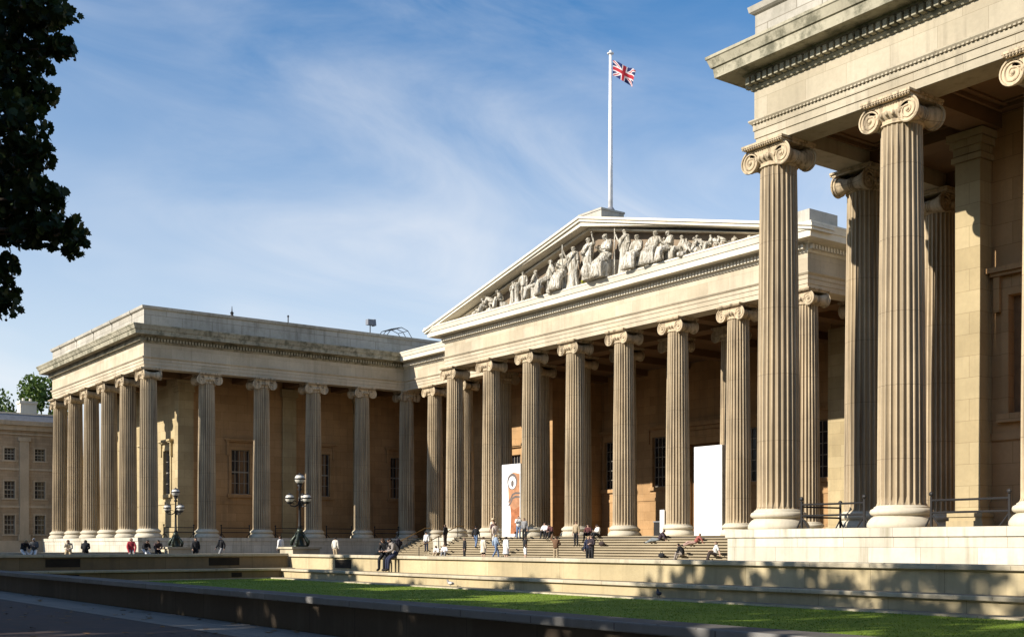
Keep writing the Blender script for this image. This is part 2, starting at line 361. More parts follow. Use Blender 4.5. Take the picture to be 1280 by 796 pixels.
def terrace_wall(name, label, horizontal, c, a0, a1, ztop, out, zbot, mats, vents=(), ledge=True, group=None, mitre=0):
    """low retaining wall with coping and a bench ledge; c = line of the coping edge, out = direction the face looks to (+1/-1)"""
    root = empty(name, ((a0 + a1) / 2, c, zbot) if horizontal else (c, (a0 + a1) / 2, zbot))
    tag(root, label, 'low wall', group)
    inv = Matrix.Translation(root.location).inverted()
    def bx(m, d0, d1, z0, z1, e0=0.0):      # d measured outward from the coping edge, e0 = how far the start is pushed in the mitre
        lo, hi = sorted((c + out * d0, c + out * d1))
        s0 = a0 + (e0 if mitre == 1 else 0); s1 = a1 - (e0 if mitre == -1 else 0)
        if horizontal: m.box(s0, lo, z0, s1, hi, z1)
        else: m.box(lo, s0, z0, hi, s1, z1)
    def fin(m, n, mat):
        o = m.build(n, mat, root); o.data.transform(inv); return o
    m = MB(); bx(m, -0.55, -0.11, zbot - 0.1, ztop - 0.13); fin(m, 'wall_face', mats[0])
    m = MB(); bx(m, -0.60, 0.0, ztop - 0.13, ztop); o = fin(m, 'coping', mats[1])
    bv = o.modifiers.new('b', 'BEVEL'); bv.width = 0.02; bv.segments = 2
    if ledge:
        m = MB(); bx(m, -0.111, 0.63, zbot - 0.1, ztop - 0.80); fin(m, 'bench_base', mats[0])
        m = MB(); bx(m, -0.108, 0.74, ztop - 0.80, ztop - 0.69); o = fin(m, 'bench_ledge', mats[1])
        bv = o.modifiers.new('b', 'BEVEL'); bv.width = 0.02; bv.segments = 2
    for (b0, b1, z0, z1, d) in vents:
        m = MB(); lo, hi = sorted((c + out * (d - 0.02), c + out * (d + 0.012)))
        if horizontal: m.box(b0, lo, z0, b1, hi, z1)
        else: m.box(lo, b0, z0, hi, b1, z1)
        n = max(3, int((z1 - z0) / 0.09))
        for k in range(n):
            zz = z0 + (k + 0.5) * (z1 - z0) / n
            lo, hi = sorted((c + out * (d + 0.012), c + out * (d + 0.03)))
            if horizontal: m.box(b0 + .02, lo, zz - .02, b1 - .02, hi, zz + .02)
            else: m.box(lo, b0 + .02, zz - .02, hi, b1 - .02, zz + .02)
        fin(m, 'vent_grille', M['vent'])
    return root
terrace_wall('terrace_wall', 'sunlit pale stone bench wall running along the far side of the lawn', True, -7.62, -24.0, 60, -1.0, -1, ZL,
             (M['low_wall'], M['coping']), vents=[(-19.4, -17.9, -1.60, -1.22, -0.11)])
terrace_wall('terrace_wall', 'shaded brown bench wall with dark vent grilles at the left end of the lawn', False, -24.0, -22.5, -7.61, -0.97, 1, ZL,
             (M['low_wall_shaded'], M['coping']),
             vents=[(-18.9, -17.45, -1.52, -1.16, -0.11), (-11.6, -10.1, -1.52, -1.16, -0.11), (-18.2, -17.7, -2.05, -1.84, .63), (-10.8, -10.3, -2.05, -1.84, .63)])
terrace_wall('terrace_wall', 'low stone wall across the central path where the row of visitors sits', False, -41.9, -22.5, -7.3, -1.0, 1, ZF,
             (M['low_wall'], M['coping']), ledge=False)
terrace_wall('kerb_wall', 'dark garden wall with grey coping along the foreground path', True, -22.85, -41.0, 60, -1.47, -1, ZP,
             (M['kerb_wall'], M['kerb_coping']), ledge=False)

# ------------------------------------------------------------------ the museum
museum = empty('museum_building', (CX, 20, 0))
tag(museum, 'huge pale stone museum with fluted column rows, sculpted pediment and flat topped wings', 'museum')
MI = Matrix.Translation(museum.location).inverted()
def mpart(m, name, mat, parent=None, smooth=False):
    o = m.build(name, mat, parent if parent is not None else museum, smooth)
    o.data.transform(MI if parent is None else (Matrix.Translation(parent_world(parent)).inverted()))
    return o
def parent_world(p):
    v = Vector((0, 0, 0))
    while p is not None: v += p.location; p = p.parent
    return v

PATH = [(25.51, 34), (25.51, 0), (0, 0), (0, RY), (CX + 3.5 * S, RY), (CX + 3.5 * S, PY), (CX - 3.5 * S, PY), (CX - 3.5 * S, RY),
        (-L, RY), (-L, 0), (-L - 5 * S, 0), (-L - 5 * S, 34)]
def offset_pt(i, d):
    p = Vector(PATH[i])
    def nrm(a, b): t = (Vector(b) - Vector(a)).normalized(); return Vector((-t.y, t.x))
    if i == 0: return p + nrm(PATH[0], PATH[1]) * d
    if i == len(PATH) - 1: return p + nrm(PATH[-2], PATH[-1]) * d
    n1, n2 = nrm(PATH[i - 1], PATH[i]), nrm(PATH[i], PATH[i + 1])
    return p + (n1 + n2) * d       # right angles only
def sweep(m, prof, i0, i1, mi=0, caps=True):
    n = len(prof); vs = []
    for i in range(i0, i1 + 1):
        for d, z in prof:
            q = offset_pt(i, d); vs.append((q.x, q.y, z))
    fs = [(k * n + j, k * n + (j + 1) % n, (k + 1) * n + (j + 1) % n, (k + 1) * n + j) for k in range(i1 - i0) for j in range(n)]
    if caps: fs += [tuple(range(n)), tuple((i1 - i0) * n + j for j in range(n - 1, -1, -1))]
    m.add(vs, fs, mi)
def blocks(m, i0, i1, d0, d1, z0, z1, pitch, width, mi=0):
    """small repeated blocks along the path (dentils, beads)"""
    for i in range(i0, i1):
        a, b = offset_pt(i, d0), offset_pt(i + 1, d0)
        t = (b - a); ln = t.length; t.normalize(); nrm = Vector((-t.y, t.x)); k = int(ln / pitch)
        off = (ln - (k - 1) * pitch - width) / 2 if k > 1 else 0
        for j in range(k):
            p = a + t * (off + j * pitch); q = p + t * width; r = q + nrm * (d1 - d0); u = p + nrm * (d1 - d0)
            vs = [(e.x, e.y, z0) for e in (p, q, r, u)] + [(e.x, e.y, z1) for e in (p, q, r, u)]
            m.add(vs, [(0, 1, 2, 3), (4, 7, 6, 5), (1, 2, 6, 5), (2, 3, 7, 6), (3, 0, 4, 7)], mi)
H = 13.72
ARCH = [(-.6, H), (.56, H), (.56, 13.99), (.60, 14.0), (.60, 14.26), (.64, 14.27), (.64, 14.48), (.68, 14.50), (.76, 14.59), (.76, 14.64), (-.6, 14.64)]
FRZ = [(-.595, 14.64), (.60, 14.64), (.60, 15.72), (-.595, 15.72)]
CORN = [(-.6, 15.72), (.66, 15.72), (.74, 15.84), (.74, 16.14), (.86, 16.20), (.92, 16.28), (1.60, 16.26), (1.64, 16.60), (1.70, 16.62), (1.72, 16.68), (1.80, 16.90), (1.84, 16.93), (1.84, 17.03), (-.6, 17.05)]
for (i0, i1, cm, fm) in ((0, 3, 'cornice', 'frieze_grey'), (3, 8, 'white_stone', 'frieze'), (8, 11, 'cornice', 'frieze')):
    ent = empty('entablature', (0, 0, 0), parent=museum); ent.location = (0, 0, 14)
    m = MB(); sweep(m, ARCH, i0, i1)
    if i0 == 0: blocks(m, 1, 3, .64, .715, 14.485, 14.56, .15, .085)
    mpart(m, 'architrave', M[fm], ent)
    m = MB(); sweep(m, FRZ, i0, i1); mpart(m, 'frieze', M[fm], ent)
    m = MB(); sweep(m, CORN, i0, i1); blocks(m, max(i0, 1), min(i1, 10), .741, .97, 15.87, 16.12, .262, .16); mpart(m, 'cornice', M[cm], ent)
# parapets over the wings
PAR = [(.10, 17.03), (.58, 17.03), (.58, 18.42), (.66, 18.46), (.74, 18.52), (.78, 18.72), (.10, 18.76)]
for (pts) in ([(25.51, 42), (25.51, 0), (0, 0), (0, 42)], [(-L, 42), (-L, 0), (-L - 5 * S, 0), (-L - 5 * S, 42)]):
    old = PATH; PATH = pts; m = MB(); sweep(m, PAR, 0, 3)
    blocks(m, 1, 2, .60, .80, 18.40, 18.735, 5.2, .12); blocks(m, 1, 2, .581, .61, 17.04, 18.42, 5.2, .10)
    mpart(m, 'parapet', M['parapet']); PATH = old
# columns -----------------------------------------------------------------------------------
def make_base():
    m = MB(); m.lathe([(1.06, 0), (1.085, .05), (1.075, .14), (1.02, .24), (.955, .31), (.93, .335), (.90, .345), (.875, .37), (.875, .39), (.94, .41), (.985, .46), (.99, .52), (.965, .58),
                       (.90, .615), (.87, .625), (.865, .66), (.80, .70), (.79, .715)], 48)
    return m
def make_shaft():
    m = MB(); zs = [.705, .80, 1.0, 2.5, 4.5, 6.5, 8.5, 10.5, 12.0, 12.75, 12.90]
    prof = [(-.5, 0), (-.40, 0), (-.34, .052), (-.2, .082), (0, .094), (.2, .082), (.34, .052), (.40, 0)]
    vs = []; n = 24 * len(prof)
    for z in zs:
        t = (z - .7) / 12.2; r = .76 - .115 * t ** 1.5
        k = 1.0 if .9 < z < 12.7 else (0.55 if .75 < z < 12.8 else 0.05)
        fl = 0.03 if z < .75 else 0
        for i in range(24):
            for u, dp in prof:
                a = 2 * math.pi * (i + u) / 24; rr = r - dp * k * r / .76 + fl
                vs.append((rr * math.cos(a), rr * math.sin(a), z))
    fs = [(i * n + k, i * n + (k + 1) % n, (i + 1) * n + (k + 1) % n, (i + 1) * n + k) for i in range(len(zs) - 1) for k in range(n)]
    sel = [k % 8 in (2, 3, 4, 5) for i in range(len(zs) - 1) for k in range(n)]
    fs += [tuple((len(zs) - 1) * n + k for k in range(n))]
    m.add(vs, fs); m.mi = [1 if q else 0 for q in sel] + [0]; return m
def make_capital(corner=False):
    m = MB()
    m.lathe([(.655, 12.84), (.70, 12.87), (.70, 12.91), (.66, 12.93), (.67, 13.02), (.80, 13.12), (.83, 13.22), (.78, 13.30)], 32)
    for k in range(24):                         # egg moulding
        a = 2 * math.pi * k / 24; m.ball((.80 * math.cos(a), .80 * math.sin(a), 13.18), .075, 6, 5, 1, 1, 1.3)
    m.box(-.86, -.86, 13.55, .86, .86, 13.64); m.box(-.93, -.93, 13.641, .93, .93, 13.716)
    for k in range(18):
        for sgn in (-1, 1): m.ball((-.87 + k * .1024, sgn * .90, 13.60), .045, 5, 4)
    def volutes(rot, z0=0.0):
        mm = MB()
        for sy in (-1, 1):
            yf = sy * .70
            for sx in (-1, 1):
                cx, cz = sx * .70, 13.13
                # disc
                n = 20; ring = [(cx + .36 * math.cos(2 * math.pi * k / n), cz + .36 * math.sin(2 * math.pi * k / n)) for k in range(n)]
                mm.prism_y(ring, yf, yf - sy * .12)
                pts = []; rad = []
                for k in range(58):             # spiral fillet
                    t = k / 57; a = math.pi / 2 + sx * t * 2.6 * 2 * math.pi * -1; r = .37 * (1 - t) ** 0.85 + .05
                    pts.append((cx + r * math.cos(a) * 1.0, yf + sy * .01, cz + r * math.sin(a))); rad.append(.042 * (1 - .55 * t))
                mm.tube(pts, rad, 5)
                mm.ball((cx, yf, cz), .075, 8, 6)
            n = 9; top = []; bot = []
            for k in range(n):
                x = -.72 + 1.44 * k / (n - 1); sag = .05 * (1 - (x / .72) ** 2)
                top.append((x, 13.55)); bot.append((x, 13.27 - sag))
            mm.prism_y(top + bot[::-1], yf, yf - sy * .10)
            mm.tube([(x, yf + sy * .008, z + .0) for x, z in bot], .03, 5); mm.tube([(x, yf + sy * .008, 13.50) for x, z in top], .032, 5)
        for sx in (-1, 1):                      # bolsters
            mm.tube([(sx * .70, y, 13.13) for y in (-.66, -.55, -.3, -.08, .08, .3, .55, .66)], [.355, .33, .25, .215, .215, .25, .33, .355], 18)
            for y in (-.09, 0, .09): mm.tube([(sx * .70, y - .02, 13.13), (sx * .70, y + .02, 13.13)], .245, 18)
        c, s_ = math.cos(rot), math.sin(rot)
        m.add([(x * c - y * s_, x * s_ + y * c, z + z0) for x, y, z in mm.v], mm.f)
    volutes(0)
    if corner: volutes(math.pi / 2, -0.004)
    return m
col0 = empty('column', (0, 0, 0), parent=museum)
o = make_base().build('column_base', M['base'], col0); autosmooth(o, 40)
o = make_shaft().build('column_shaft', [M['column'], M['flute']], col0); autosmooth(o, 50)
o = make_capital().build('capital', M['column'], col0); autosmooth(o, 40)
spots = []                                     # x, y, rotation, corner?
for i in range(6):
    spots.append((i * S - (0.18 if i == 2 else 0), 0, 0, i in (0, 5))); spots.append((-L - i * S, 0, 0, i in (0, 5)))
for j in range(1, 5): spots.append((0, j * SI, R(90), False)); spots.append((-L, j * SI, R(90), False))
for x in (0, -L): spots.append((x, RY, R(90), True))
for k in (1, 2): spots.append((-L + k * SI, RY, 0, False)); spots.append((-k * SI, RY, 0, False))
for i in range(8):
    x = CX + (i - 3.5) * S
    spots.append((x, PY, 0, i in (0, 7)))
    spots.append((x, RY + 0.3, R(90) if i in (0, 7) else 0, False))
first = True
for (x, y, r, cor) in spots:
    c = col0 if first else copy_tree(col0); first = False
    c.location = (x - CX, y - 20, 0); c.rotation_euler = (0, 0, r)

# plinths and steps ---------------------------------------------------------------------------
PL = [(-5, ZF - .1), (1.28, ZF - .1), (1.28, -.03), (1.30, -.02), (1.30, 0), (-5, 0)]
def plinth(i0, i1):
    m = MB(); pr = [(-1.2, ZF - .1), (1.27, ZF - .1), (1.27, -.30), (1.33, -.29), (1.33, 0), (-1.2, 0)]; sweep(m, pr, i0, i1); mpart(m, 'plinth', M['plinth'])
plinth(0, 3); plinth(8, 11)
m = MB()
m.box(1.2, 1.2, -.6, 25, 34, -.012); m.box(-L - 25, 1.2, -.6, -L - 1.2, 34, -.012)
m.box(-L - 1.1, RY - 1.1, -.6, -.1, 37, -.012); m.box(CX - 3.5 * S - 1.2, PY - 1.2, -.6, CX + 3.5 * S + 1.2, RY, -.016)
mpart(m, 'portico_floor', M['paving'])
TR, RI = .36, .17
m = MB()
X0, X1 = CX - 3.5 * S - 1.3, CX + 3.5 * S + 1.3
for k in range(10):
    z1, z0 = -RI * k, -RI * (k + 1)
    for (g, q0, q1, e) in ((0, z1 - .05, z1, 0), (.13, z0 - .02, z1 - .0501, .02)):
        m.box(X0 + 3.2, PY - 1.3 - TR * k + g, q0, X1 - 3.2, RY + .5, q1)
        m.box(-L + 1.335, RY - 1.3 - TR * k + g, q0 + .003, X0 - .004, RY + .4, q1 - .003)
        m.box(X1 + .004, RY - 1.3 - TR * k + g, q0 + .003, -1.335, RY + .4, q1 - .003)
mpart(m, 'entrance_steps', M['step'])
for x0, x1 in ((X0, X0 + 3.19), (X1 - 3.19, X1)):
    m = MB(); m.box(x0, PY - 1.3, ZF - .1, x1, RY + .4, -.004); m.box(x0 - .002, PY - 1.36, -.29, x1 - .001, PY - 1.301, -.002)
    mpart(m, 'stair_cheek', M['plinth'])
m = MB(); m.box(-L + 1.336, 21.5, ZF - .1, -62.1, 23.3, -.16); m.box(-L + 1.336, 21.42, -.16, -62.02, 23.38, -.02)
m.box(-3.7, 21.5, ZF - .1, -1.336, 23.3, -.16); m.box(-3.78, 21.42, -.16, -1.336, 23.38, -.02)
mpart(m, 'stair_pier', M['plinth'])

# walls behind the colonnades -----------------------------------------------------------------
def wall(m, orient, c, a0, a1, z0, z1, openings, depth=.35, mi=0):
    def P(a, z, off):
        return {'S': (a, c + off, z), 'E': (c - off, a, z), 'W': (c + off, a, z)}[orient]
    As = sorted({a0, a1, *[q for o in openings for q in o[:2]]}); Zs = sorted({z0, z1, *[q for o in openings for q in o[2:]]})
    for i in range(len(As) - 1):
        for j in range(len(Zs) - 1):
            am, zm = (As[i] + As[i + 1]) / 2, (Zs[j] + Zs[j + 1]) / 2
            if any(o[0] < am < o[1] and o[2] < zm < o[3] for o in openings): continue
            m.add([P(As[i], Zs[j], 0), P(As[i + 1], Zs[j], 0), P(As[i + 1], Zs[j + 1], 0), P(As[i], Zs[j + 1], 0)], [(0, 1, 2, 3)], mi)
    for (b0, b1, zb, zt) in openings:
        for (p, q) in (((b0, zb), (b1, zb)), ((b1, zb), (b1, zt)), ((b1, zt), (b0, zt)), ((b0, zt), (b0, zb))):
            m.add([P(*p, 0), P(*q, 0), P(*q, depth), P(*p, depth)], [(0, 1, 2, 3)], mi)
def obox(m, orient, c, a0, a1, z0, z1, d0, d1, mi=0):       # d measured outward from the wall
    if orient == 'S': m.box(a0, c - d1, z0, a1, c - d0, z1, mi)
    elif orient == 'E': m.box(c + d0, a0, z0, c + d1, a1, z1, mi)
    else: m.box(c - d1, a0, z0, c - d0, a1, z1, mi)
def window(parent, orient, c, a, w_, z0, z1, frame_mat, blind=False, rows=4, cols=4, hood=True, k=1.0, shut=False):
    """frame with hood and sill; sash bars and pane set back in the opening"""
    m = MB(); b0, b1 = a - w_ / 2, a + w_ / 2; t = .26 * k
    obox(m, orient, c, b0 - t, b0 - .005, z0, z1 + t, .002, .10 * k); obox(m, orient, c, b1 + .005, b1 + t, z0, z1 + t, .002, .10 * k)
    obox(m, orient, c, b0 - .004, b1 + .004, z1 + .005, z1 + t, .002, .10 * k)
    obox(m, orient, c, b0 - t - .12, b1 + t + .12, z0 - .30 * k, z0 - .004, .002, .22 * k)
    if hood:
        obox(m, orient, c, b0 - t - .10, b1 + t + .10, z1 + t + .004, z1 + t + .40, .002, .07)
        obox(m, orient, c, b0 - t - .32, b1 + t + .32, z1 + t + .404, z1 + t + .52, .002, .30)
        obox(m, orient, c, b0 - t - .42, b1 + t + .42, z1 + t + .523, z1 + t + .70, .002, .42)
        for s in (-1, 1):
            q = a + s * (w_ / 2 + t + .12); obox(m, orient, c, q - .11, q + .11, z1 - .55, z1 + t + .402, .002, .22)
    wo_ = m.build('window', frame_mat, parent)
    m = MB(); obox(m, orient, c, b0, b1, z0, z1, -.30, -.26); p = m.build('pane' if not shut else 'shutter', M['glassy'] if not shut else M['blind'], wo_)
    if shut: return wo_
    if blind:
        m = MB(); obox(m, orient, c, b0 + w_ * .42, b1 - w_ * .12, z0, z1 - .1, -.258, -.25); obox(m, orient, c, b0 + .05, b0 + w_ * .30, z0, z1 - (z1 - z0) * .55, -.258, -.25); q = m.build('blind', M['blind'], wo_)
    m = MB()
    for i in range(cols + 1):
        x = b0 + w_ * i / cols; h = .045 if i in (0, cols) else .022
        obox(m, orient, c, max(b0, x - h), min(b1, x + h), z0, z1, -.245, -.19)
    for j in range(rows + 1):
        z = z0 + (z1 - z0) * j / rows; h = .06 if j in (0, rows) or j * 2 == rows else .022
        obox(m, orient, c, b0, b1, max(z0, z - h), min(z1, z + h), -.243, -.186)
    m.build('sash', M['sash'], wo_)
    return wo_
def wing(xc, sgn, d, wins_s, wins_i, pils):
    """cella of a wing. xc = axis of the inner corner column, sgn = +1 east wing (inner face looks west), -1 west wing"""
    wp = empty('inner_wall', (xc - CX + sgn * d, -14, 0), parent=museum)
    off = -parent_world(wp); T = Matrix.Translation(off)
    inner = 'W' if sgn > 0 else 'E'; cS, cI = 5.0, xc + sgn * (d + .35); e = 4.3
    m = MB(); far = xc + sgn * 24.6
    wall(m, 'S', cS, min(cI, far), max(cI, far), 0, 14.3, [(a - .85, a + .85, z0, z1) for a, z0, z1 in wins_s], mi=1)
    wall(m, inner, cI, cS, 31, 0, 14.3, [(a - .88, a + .88, z0, z1) for a, z0, z1 in wins_i])
    # plinth course and string course under the sills
    lo, hi = sorted((cI, far))
    obox(m, 'S', cS, lo, hi, 0, .95, .001, .16, 1); obox(m, inner, cI, cS, 31, 0, .952, .001, .16)
    obox(m, 'S', cS, lo, hi, 3.05, 3.3, .001, .07, 1); obox(m, inner, cI, cS, 31, 3.052, 3.302, .001, .07)
    m.build('ashlar', [M['wall'], M['wall_pale'] if sgn < 0 else M['wall']], wp).data.transform(T)  # west wing's sunlit south face takes the paler copy of the ashlar
    # corner pier and pilasters
    m = MB(); x0, x1 = sorted((xc + sgn * d, xc + sgn * (d + .95)))
    m.box(x0, e, .62, x1, e + 1.35, 13.0)
    for k, (g, z0, z1) in enumerate(((.22, 0, .28), (.15, .282, .42), (.20, .422, .55), (.06, .552, .62), (.10, 12.75, 12.95), (.05, 13.0, 13.25), (.14, 13.252, 13.5), (.22, 13.502, 13.75))):
        m.box(x0 - g, e - g, z0, x1 + g, e + 1.35 + g, z1)
    q = m.build('corner_pier', M['wall_pale'], wp); q.data.transform(T)
    for a in pils:
        m = MB()
        if sgn < 0:
            obox(m, inner, cI, a, a + 1.35, .5, 13.0, .001, .22); obox(m, inner, cI, a - .15, a + 1.5, 0, .5, .001, .36); obox(m, inner, cI, a - .14, a + 1.49, 13.002, 13.7, .001, .36)
        else: obox(m, inner, cI, a, a + 1.35, .5, 13.0, .001, .22)
        q = m.build('pilaster', M['wall_pale'], wp); q.data.transform(T)
    for a, z0, z1 in wins_s: window(museum, 'S', cS, a, 1.7, z0, z1, M['wall_pale'] if sgn < 0 else M['wall'], shut=sgn > 0).data.transform(Matrix.Translation((-CX, -20, 0)))
    for a, z0, z1 in wins_i: window(museum, inner, cI, a, 1.76, z0, z1, M['wall'], blind=True).data.transform(Matrix.Translation((-CX, -20, 0)))
    return wp
wing(0, 1, 4.26, [(6.75, 3.95, 8.0), (12.6, 3.95, 8.0), (18.0, 3.95, 8.0)], [(10.2, 3.95, 7.85), (18.0, 3.95, 7.85)], [14.2, 21.3])
wing(-L, -1, 4.8, [(-75.3, 3.95, 7.9), (-81, 3.95, 7.9), (-86.6, 3.95, 7.9)], [(10.15, 3.95, 7.95), (18.2, 3.95, 7.95), (26.6, 3.95, 7.95)], [14.2, 21.6])
# back wall of the central portico
CY, CB, RL, RR = 30.6, 36.0, CX - 18.3, CX + 11.1
bw = empty('inner_wall', (0, 10.6, 0), parent=museum); T = Matrix.Translation(-parent_world(bw))
ops = [(CX + q - .92, CX + q + .92, 4.3, 8.5) for q in (-16.95, -10.75, -.35, 6.0)]; ops2 = [(CX + q - .85, CX + q + .85, 4.05, 7.55) for q in (-24, 17.2, 24)]
DX = CX - 5.55
m = MB(); wall(m, 'S', CB, RL, RR, 0, 14.3, ops + [(DX - 1.7, DX + 1.7, 0, 7.6)])
wall(m, 'S', CY, -L - 5.2, RL, 0, 14.3, ops2[:1]); wall(m, 'S', CY, RR, 4.7, 0, 14.3, ops2[1:]); wall(m, 'E', RL, CY, CB, 0, 14.3, []); wall(m, 'W', RR, CY, CB, 0, 14.3, [])
for c_, a_, b_ in ((CB, RL + .01, DX - 2.3), (CB, DX + 2.3, RR - .01), (CY, -L - 5, RL), (CY, RR, 4.6)):
    obox(m, 'S', c_, a_, b_, 0, .95, .001, .16); obox(m, 'S', c_, a_, b_, 3.15, 3.4, .001, .07)
m.build('ashlar', M['wall'], bw).data.transform(T)
m = MB(); obox(m, 'S', CY, RR, RR + 1.9, .6, 13.7, .001, .25); obox(m, 'S', CY, RR - .1, RR + 2.05, 0, .6, .001, .38)
m.build('pilaster', M['wall_pale'], bw).data.transform(T)  # paler than the left pilaster, sunlight of the wall patch put into its colour
m = MB(); obox(m, 'S', CY, RL - 1.9, RL - .02, .6, 13.7, .001, .25); obox(m, 'S', CY, RL - 2.05, RL + .1, 0, .6, .001, .38)
m.build('pilaster', M['wall'], bw).data.transform(T)
for b0, b1, z0, z1 in ops: window(museum, 'S', CB, (b0 + b1) / 2, 1.84, z0, z1, M['wall'], rows=5, cols=4).data.transform(Matrix.Translation((-CX, -20, 0)))
for b0, b1, z0, z1 in ops2: window(museum, 'S', CY, (b0 + b1) / 2, 1.7, z0, z1, M['wall']).data.transform(Matrix.Translation((-CX, -20, 0)))
m = MB(); a0, a1 = DX - 1.7, DX + 1.7; CY = CB
for s in (a0 - .55, a1 + .05): obox(m, 'S', CY, s, s + .5, 0, 8.1, .002, .22)
obox(m, 'S', CY, a0 - .05, a1 + .05, 7.605, 8.1, .002, .22); obox(m, 'S', CY, a0 - .8, a1 + .8, 8.105, 8.7, .002, .30)
obox(m, 'S', CY, a0 - 1.1, a1 + 1.1, 8.705, 9.0, .002, .55); obox(m, 'S', CY, a0 - 1.25, a1 + 1.25, 9.003, 9.35, .002, .8)
dr = m.build('door', M['wall'], museum)
m = MB(); obox(m, 'S', CY, a0, a1, 0, 7.6, -.34, -.25)
for x in (a0 + .12, DX + .05):
    for z in (.3, 2.6, 5.0): obox(m, 'S', CY, x, x + 1.5, z, z + 2.0, -.252, -.22)
m.build('door_leaf', M['blind'], dr)
dr.data.transform(Matrix.Translation((-CX, -20, 0)))
for wq in [c for c in museum.children if c.name.startswith(('window', 'door'))]:
    for ch in wq.children: ch.data.transform(Matrix.Translation((-CX, -20, 0)))
# ceilings with beams
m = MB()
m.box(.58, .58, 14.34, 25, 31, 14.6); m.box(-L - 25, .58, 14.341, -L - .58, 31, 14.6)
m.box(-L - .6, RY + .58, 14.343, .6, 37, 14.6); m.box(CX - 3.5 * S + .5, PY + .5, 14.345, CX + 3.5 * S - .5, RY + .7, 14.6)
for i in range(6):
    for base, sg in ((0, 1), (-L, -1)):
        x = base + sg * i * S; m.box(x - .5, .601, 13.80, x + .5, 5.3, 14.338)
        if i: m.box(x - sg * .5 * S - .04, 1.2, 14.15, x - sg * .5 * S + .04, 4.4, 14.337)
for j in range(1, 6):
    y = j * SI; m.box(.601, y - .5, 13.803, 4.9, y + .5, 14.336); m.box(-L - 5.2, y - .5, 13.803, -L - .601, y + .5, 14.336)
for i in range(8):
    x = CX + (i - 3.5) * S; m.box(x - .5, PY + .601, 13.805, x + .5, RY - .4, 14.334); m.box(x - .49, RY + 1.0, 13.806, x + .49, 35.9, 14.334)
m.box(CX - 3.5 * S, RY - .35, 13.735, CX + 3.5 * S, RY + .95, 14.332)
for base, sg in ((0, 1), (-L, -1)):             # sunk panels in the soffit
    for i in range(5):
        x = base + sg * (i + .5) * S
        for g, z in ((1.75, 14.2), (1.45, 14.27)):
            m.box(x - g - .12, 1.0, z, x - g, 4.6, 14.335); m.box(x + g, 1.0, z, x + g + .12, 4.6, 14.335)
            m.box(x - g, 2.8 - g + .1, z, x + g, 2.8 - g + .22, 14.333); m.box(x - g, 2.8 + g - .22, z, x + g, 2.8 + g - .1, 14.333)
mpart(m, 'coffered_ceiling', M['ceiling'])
# roofs
m = MB(); m.box(.1, .1, 16.7, 25.4, 60, 16.98); m.box(-L - 25.4, .1, 16.7, -L - .1, 60, 16.98); m.box(-L - .1, RY, 16.7, .1, 60, 16.975)
rz0, sl_ = 21.68, .243
m.prism_y([(CX - 19.4, 17.0), (CX + 19.4, 17.0), (CX, rz0 - .06)], PY - .2, 52)
mpart(m, 'lead_roof', M['lead'])
# pediment
ped = empty('pediment', (0, -1, 17), parent=museum)
def rake(m, zoff0, zoff1, xe, y0, y1):
    for s in (-1, 1):
        p = [(CX, rz0 - zoff0), (CX + s * xe, rz0 - zoff0 - sl_ * xe), (CX + s * xe, rz0 - zoff1 - sl_ * xe), (CX, rz0 - zoff1)]
        # trim below the horizontal cornice
        m.prism_y([(x, max(z, 17.035)) for x, z in p] if xe < 19.5 else p, y0, y1)
m = MB(); rake(m, 0, .16, 19.78, PY - 1.90, PY + .1); rake(m, .163, .34, 19.70, PY - 1.80, PY + .1); rake(m, .343, .64, 19.0, PY - 1.66, PY + .1)
rake(m, .643, .82, 17.0, PY - .95, PY + .1)
mpart(m, 'raking_cornice', M['white_stone'], ped)
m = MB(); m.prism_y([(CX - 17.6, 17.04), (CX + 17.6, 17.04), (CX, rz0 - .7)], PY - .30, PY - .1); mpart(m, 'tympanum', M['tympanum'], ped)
m = MB(); m.box(CX - 1.25, PY - .75, 20.9, CX + 1.1, PY + 1.3, 22.08); m.box(CX - 1.30, PY - .80, 22.083, CX + 1.15, PY + 1.35, 22.22); mpart(m, 'apex_block', M['parapet'], ped)
m = MB(); m.box(CX + 18.0, PY - 1.55, 16.9, CX + 19.35, PY + .85, 17.78); mpart(m, 'corner_block', M['parapet'], ped)

# ------------------------------------------------------------------ flagpole and flag
fp = empty('flagpole', (CX + .05, 20.9, 22.22)); tag(fp, 'tall white flagpole standing on the block above the pediment', 'flagpole')
m = MB(); m.tube([(0, 0, -.5), (0, 0, 5), (0, 0, 11.2)], [.165, .15, .10], 14); m.build('pole', M['pole'], fp, True)
m = MB(); m.lathe([(.30, -.3), (.30, .35), (.20, .5), (.17, .52)], 16); m.build('pole_socket', M['lead'], fp)
m = MB(); m.lathe([(.09, 11.1), (.22, 11.14), (.24, 11.2), (.12, 11.27), (.05, 11.4)], 14); m.build('truck_cap', M['pole'], fp)
FM = [plain('flag_blue', (0.012, 0.018, 0.085), .8), plain('flag_white', (0.55, 0.52, 0.52), .8), plain('flag_red', (0.34, 0.02, 0.03), .8)]
nx, ny = 56, 28; m = MB(); vs = []
fl_d = Vector((math.cos(R(28)), math.sin(R(28)), 0)); fl_n = Vector((-fl_d.y, fl_d.x, 0))
for j in range(ny + 1):
    for i in range(nx + 1):
        s, t = i / nx, j / ny
        p = fl_d * (s * 1.75) + fl_n * (.26 * s * math.sin(s * 10 + t * 1.8)) + Vector((0, 0, t * 1.05 - 1.15 * s ** 1.25 - .30 * s * (1 - t) * 0 + .10 * s * math.sin(7 * s + 2)))
        p += Vector((0, 0, -.25 * s * s * (1 - t) * 0)); p += fl_d * (-.28 * s * (1 - t))
        vs.append(p)
fs = []
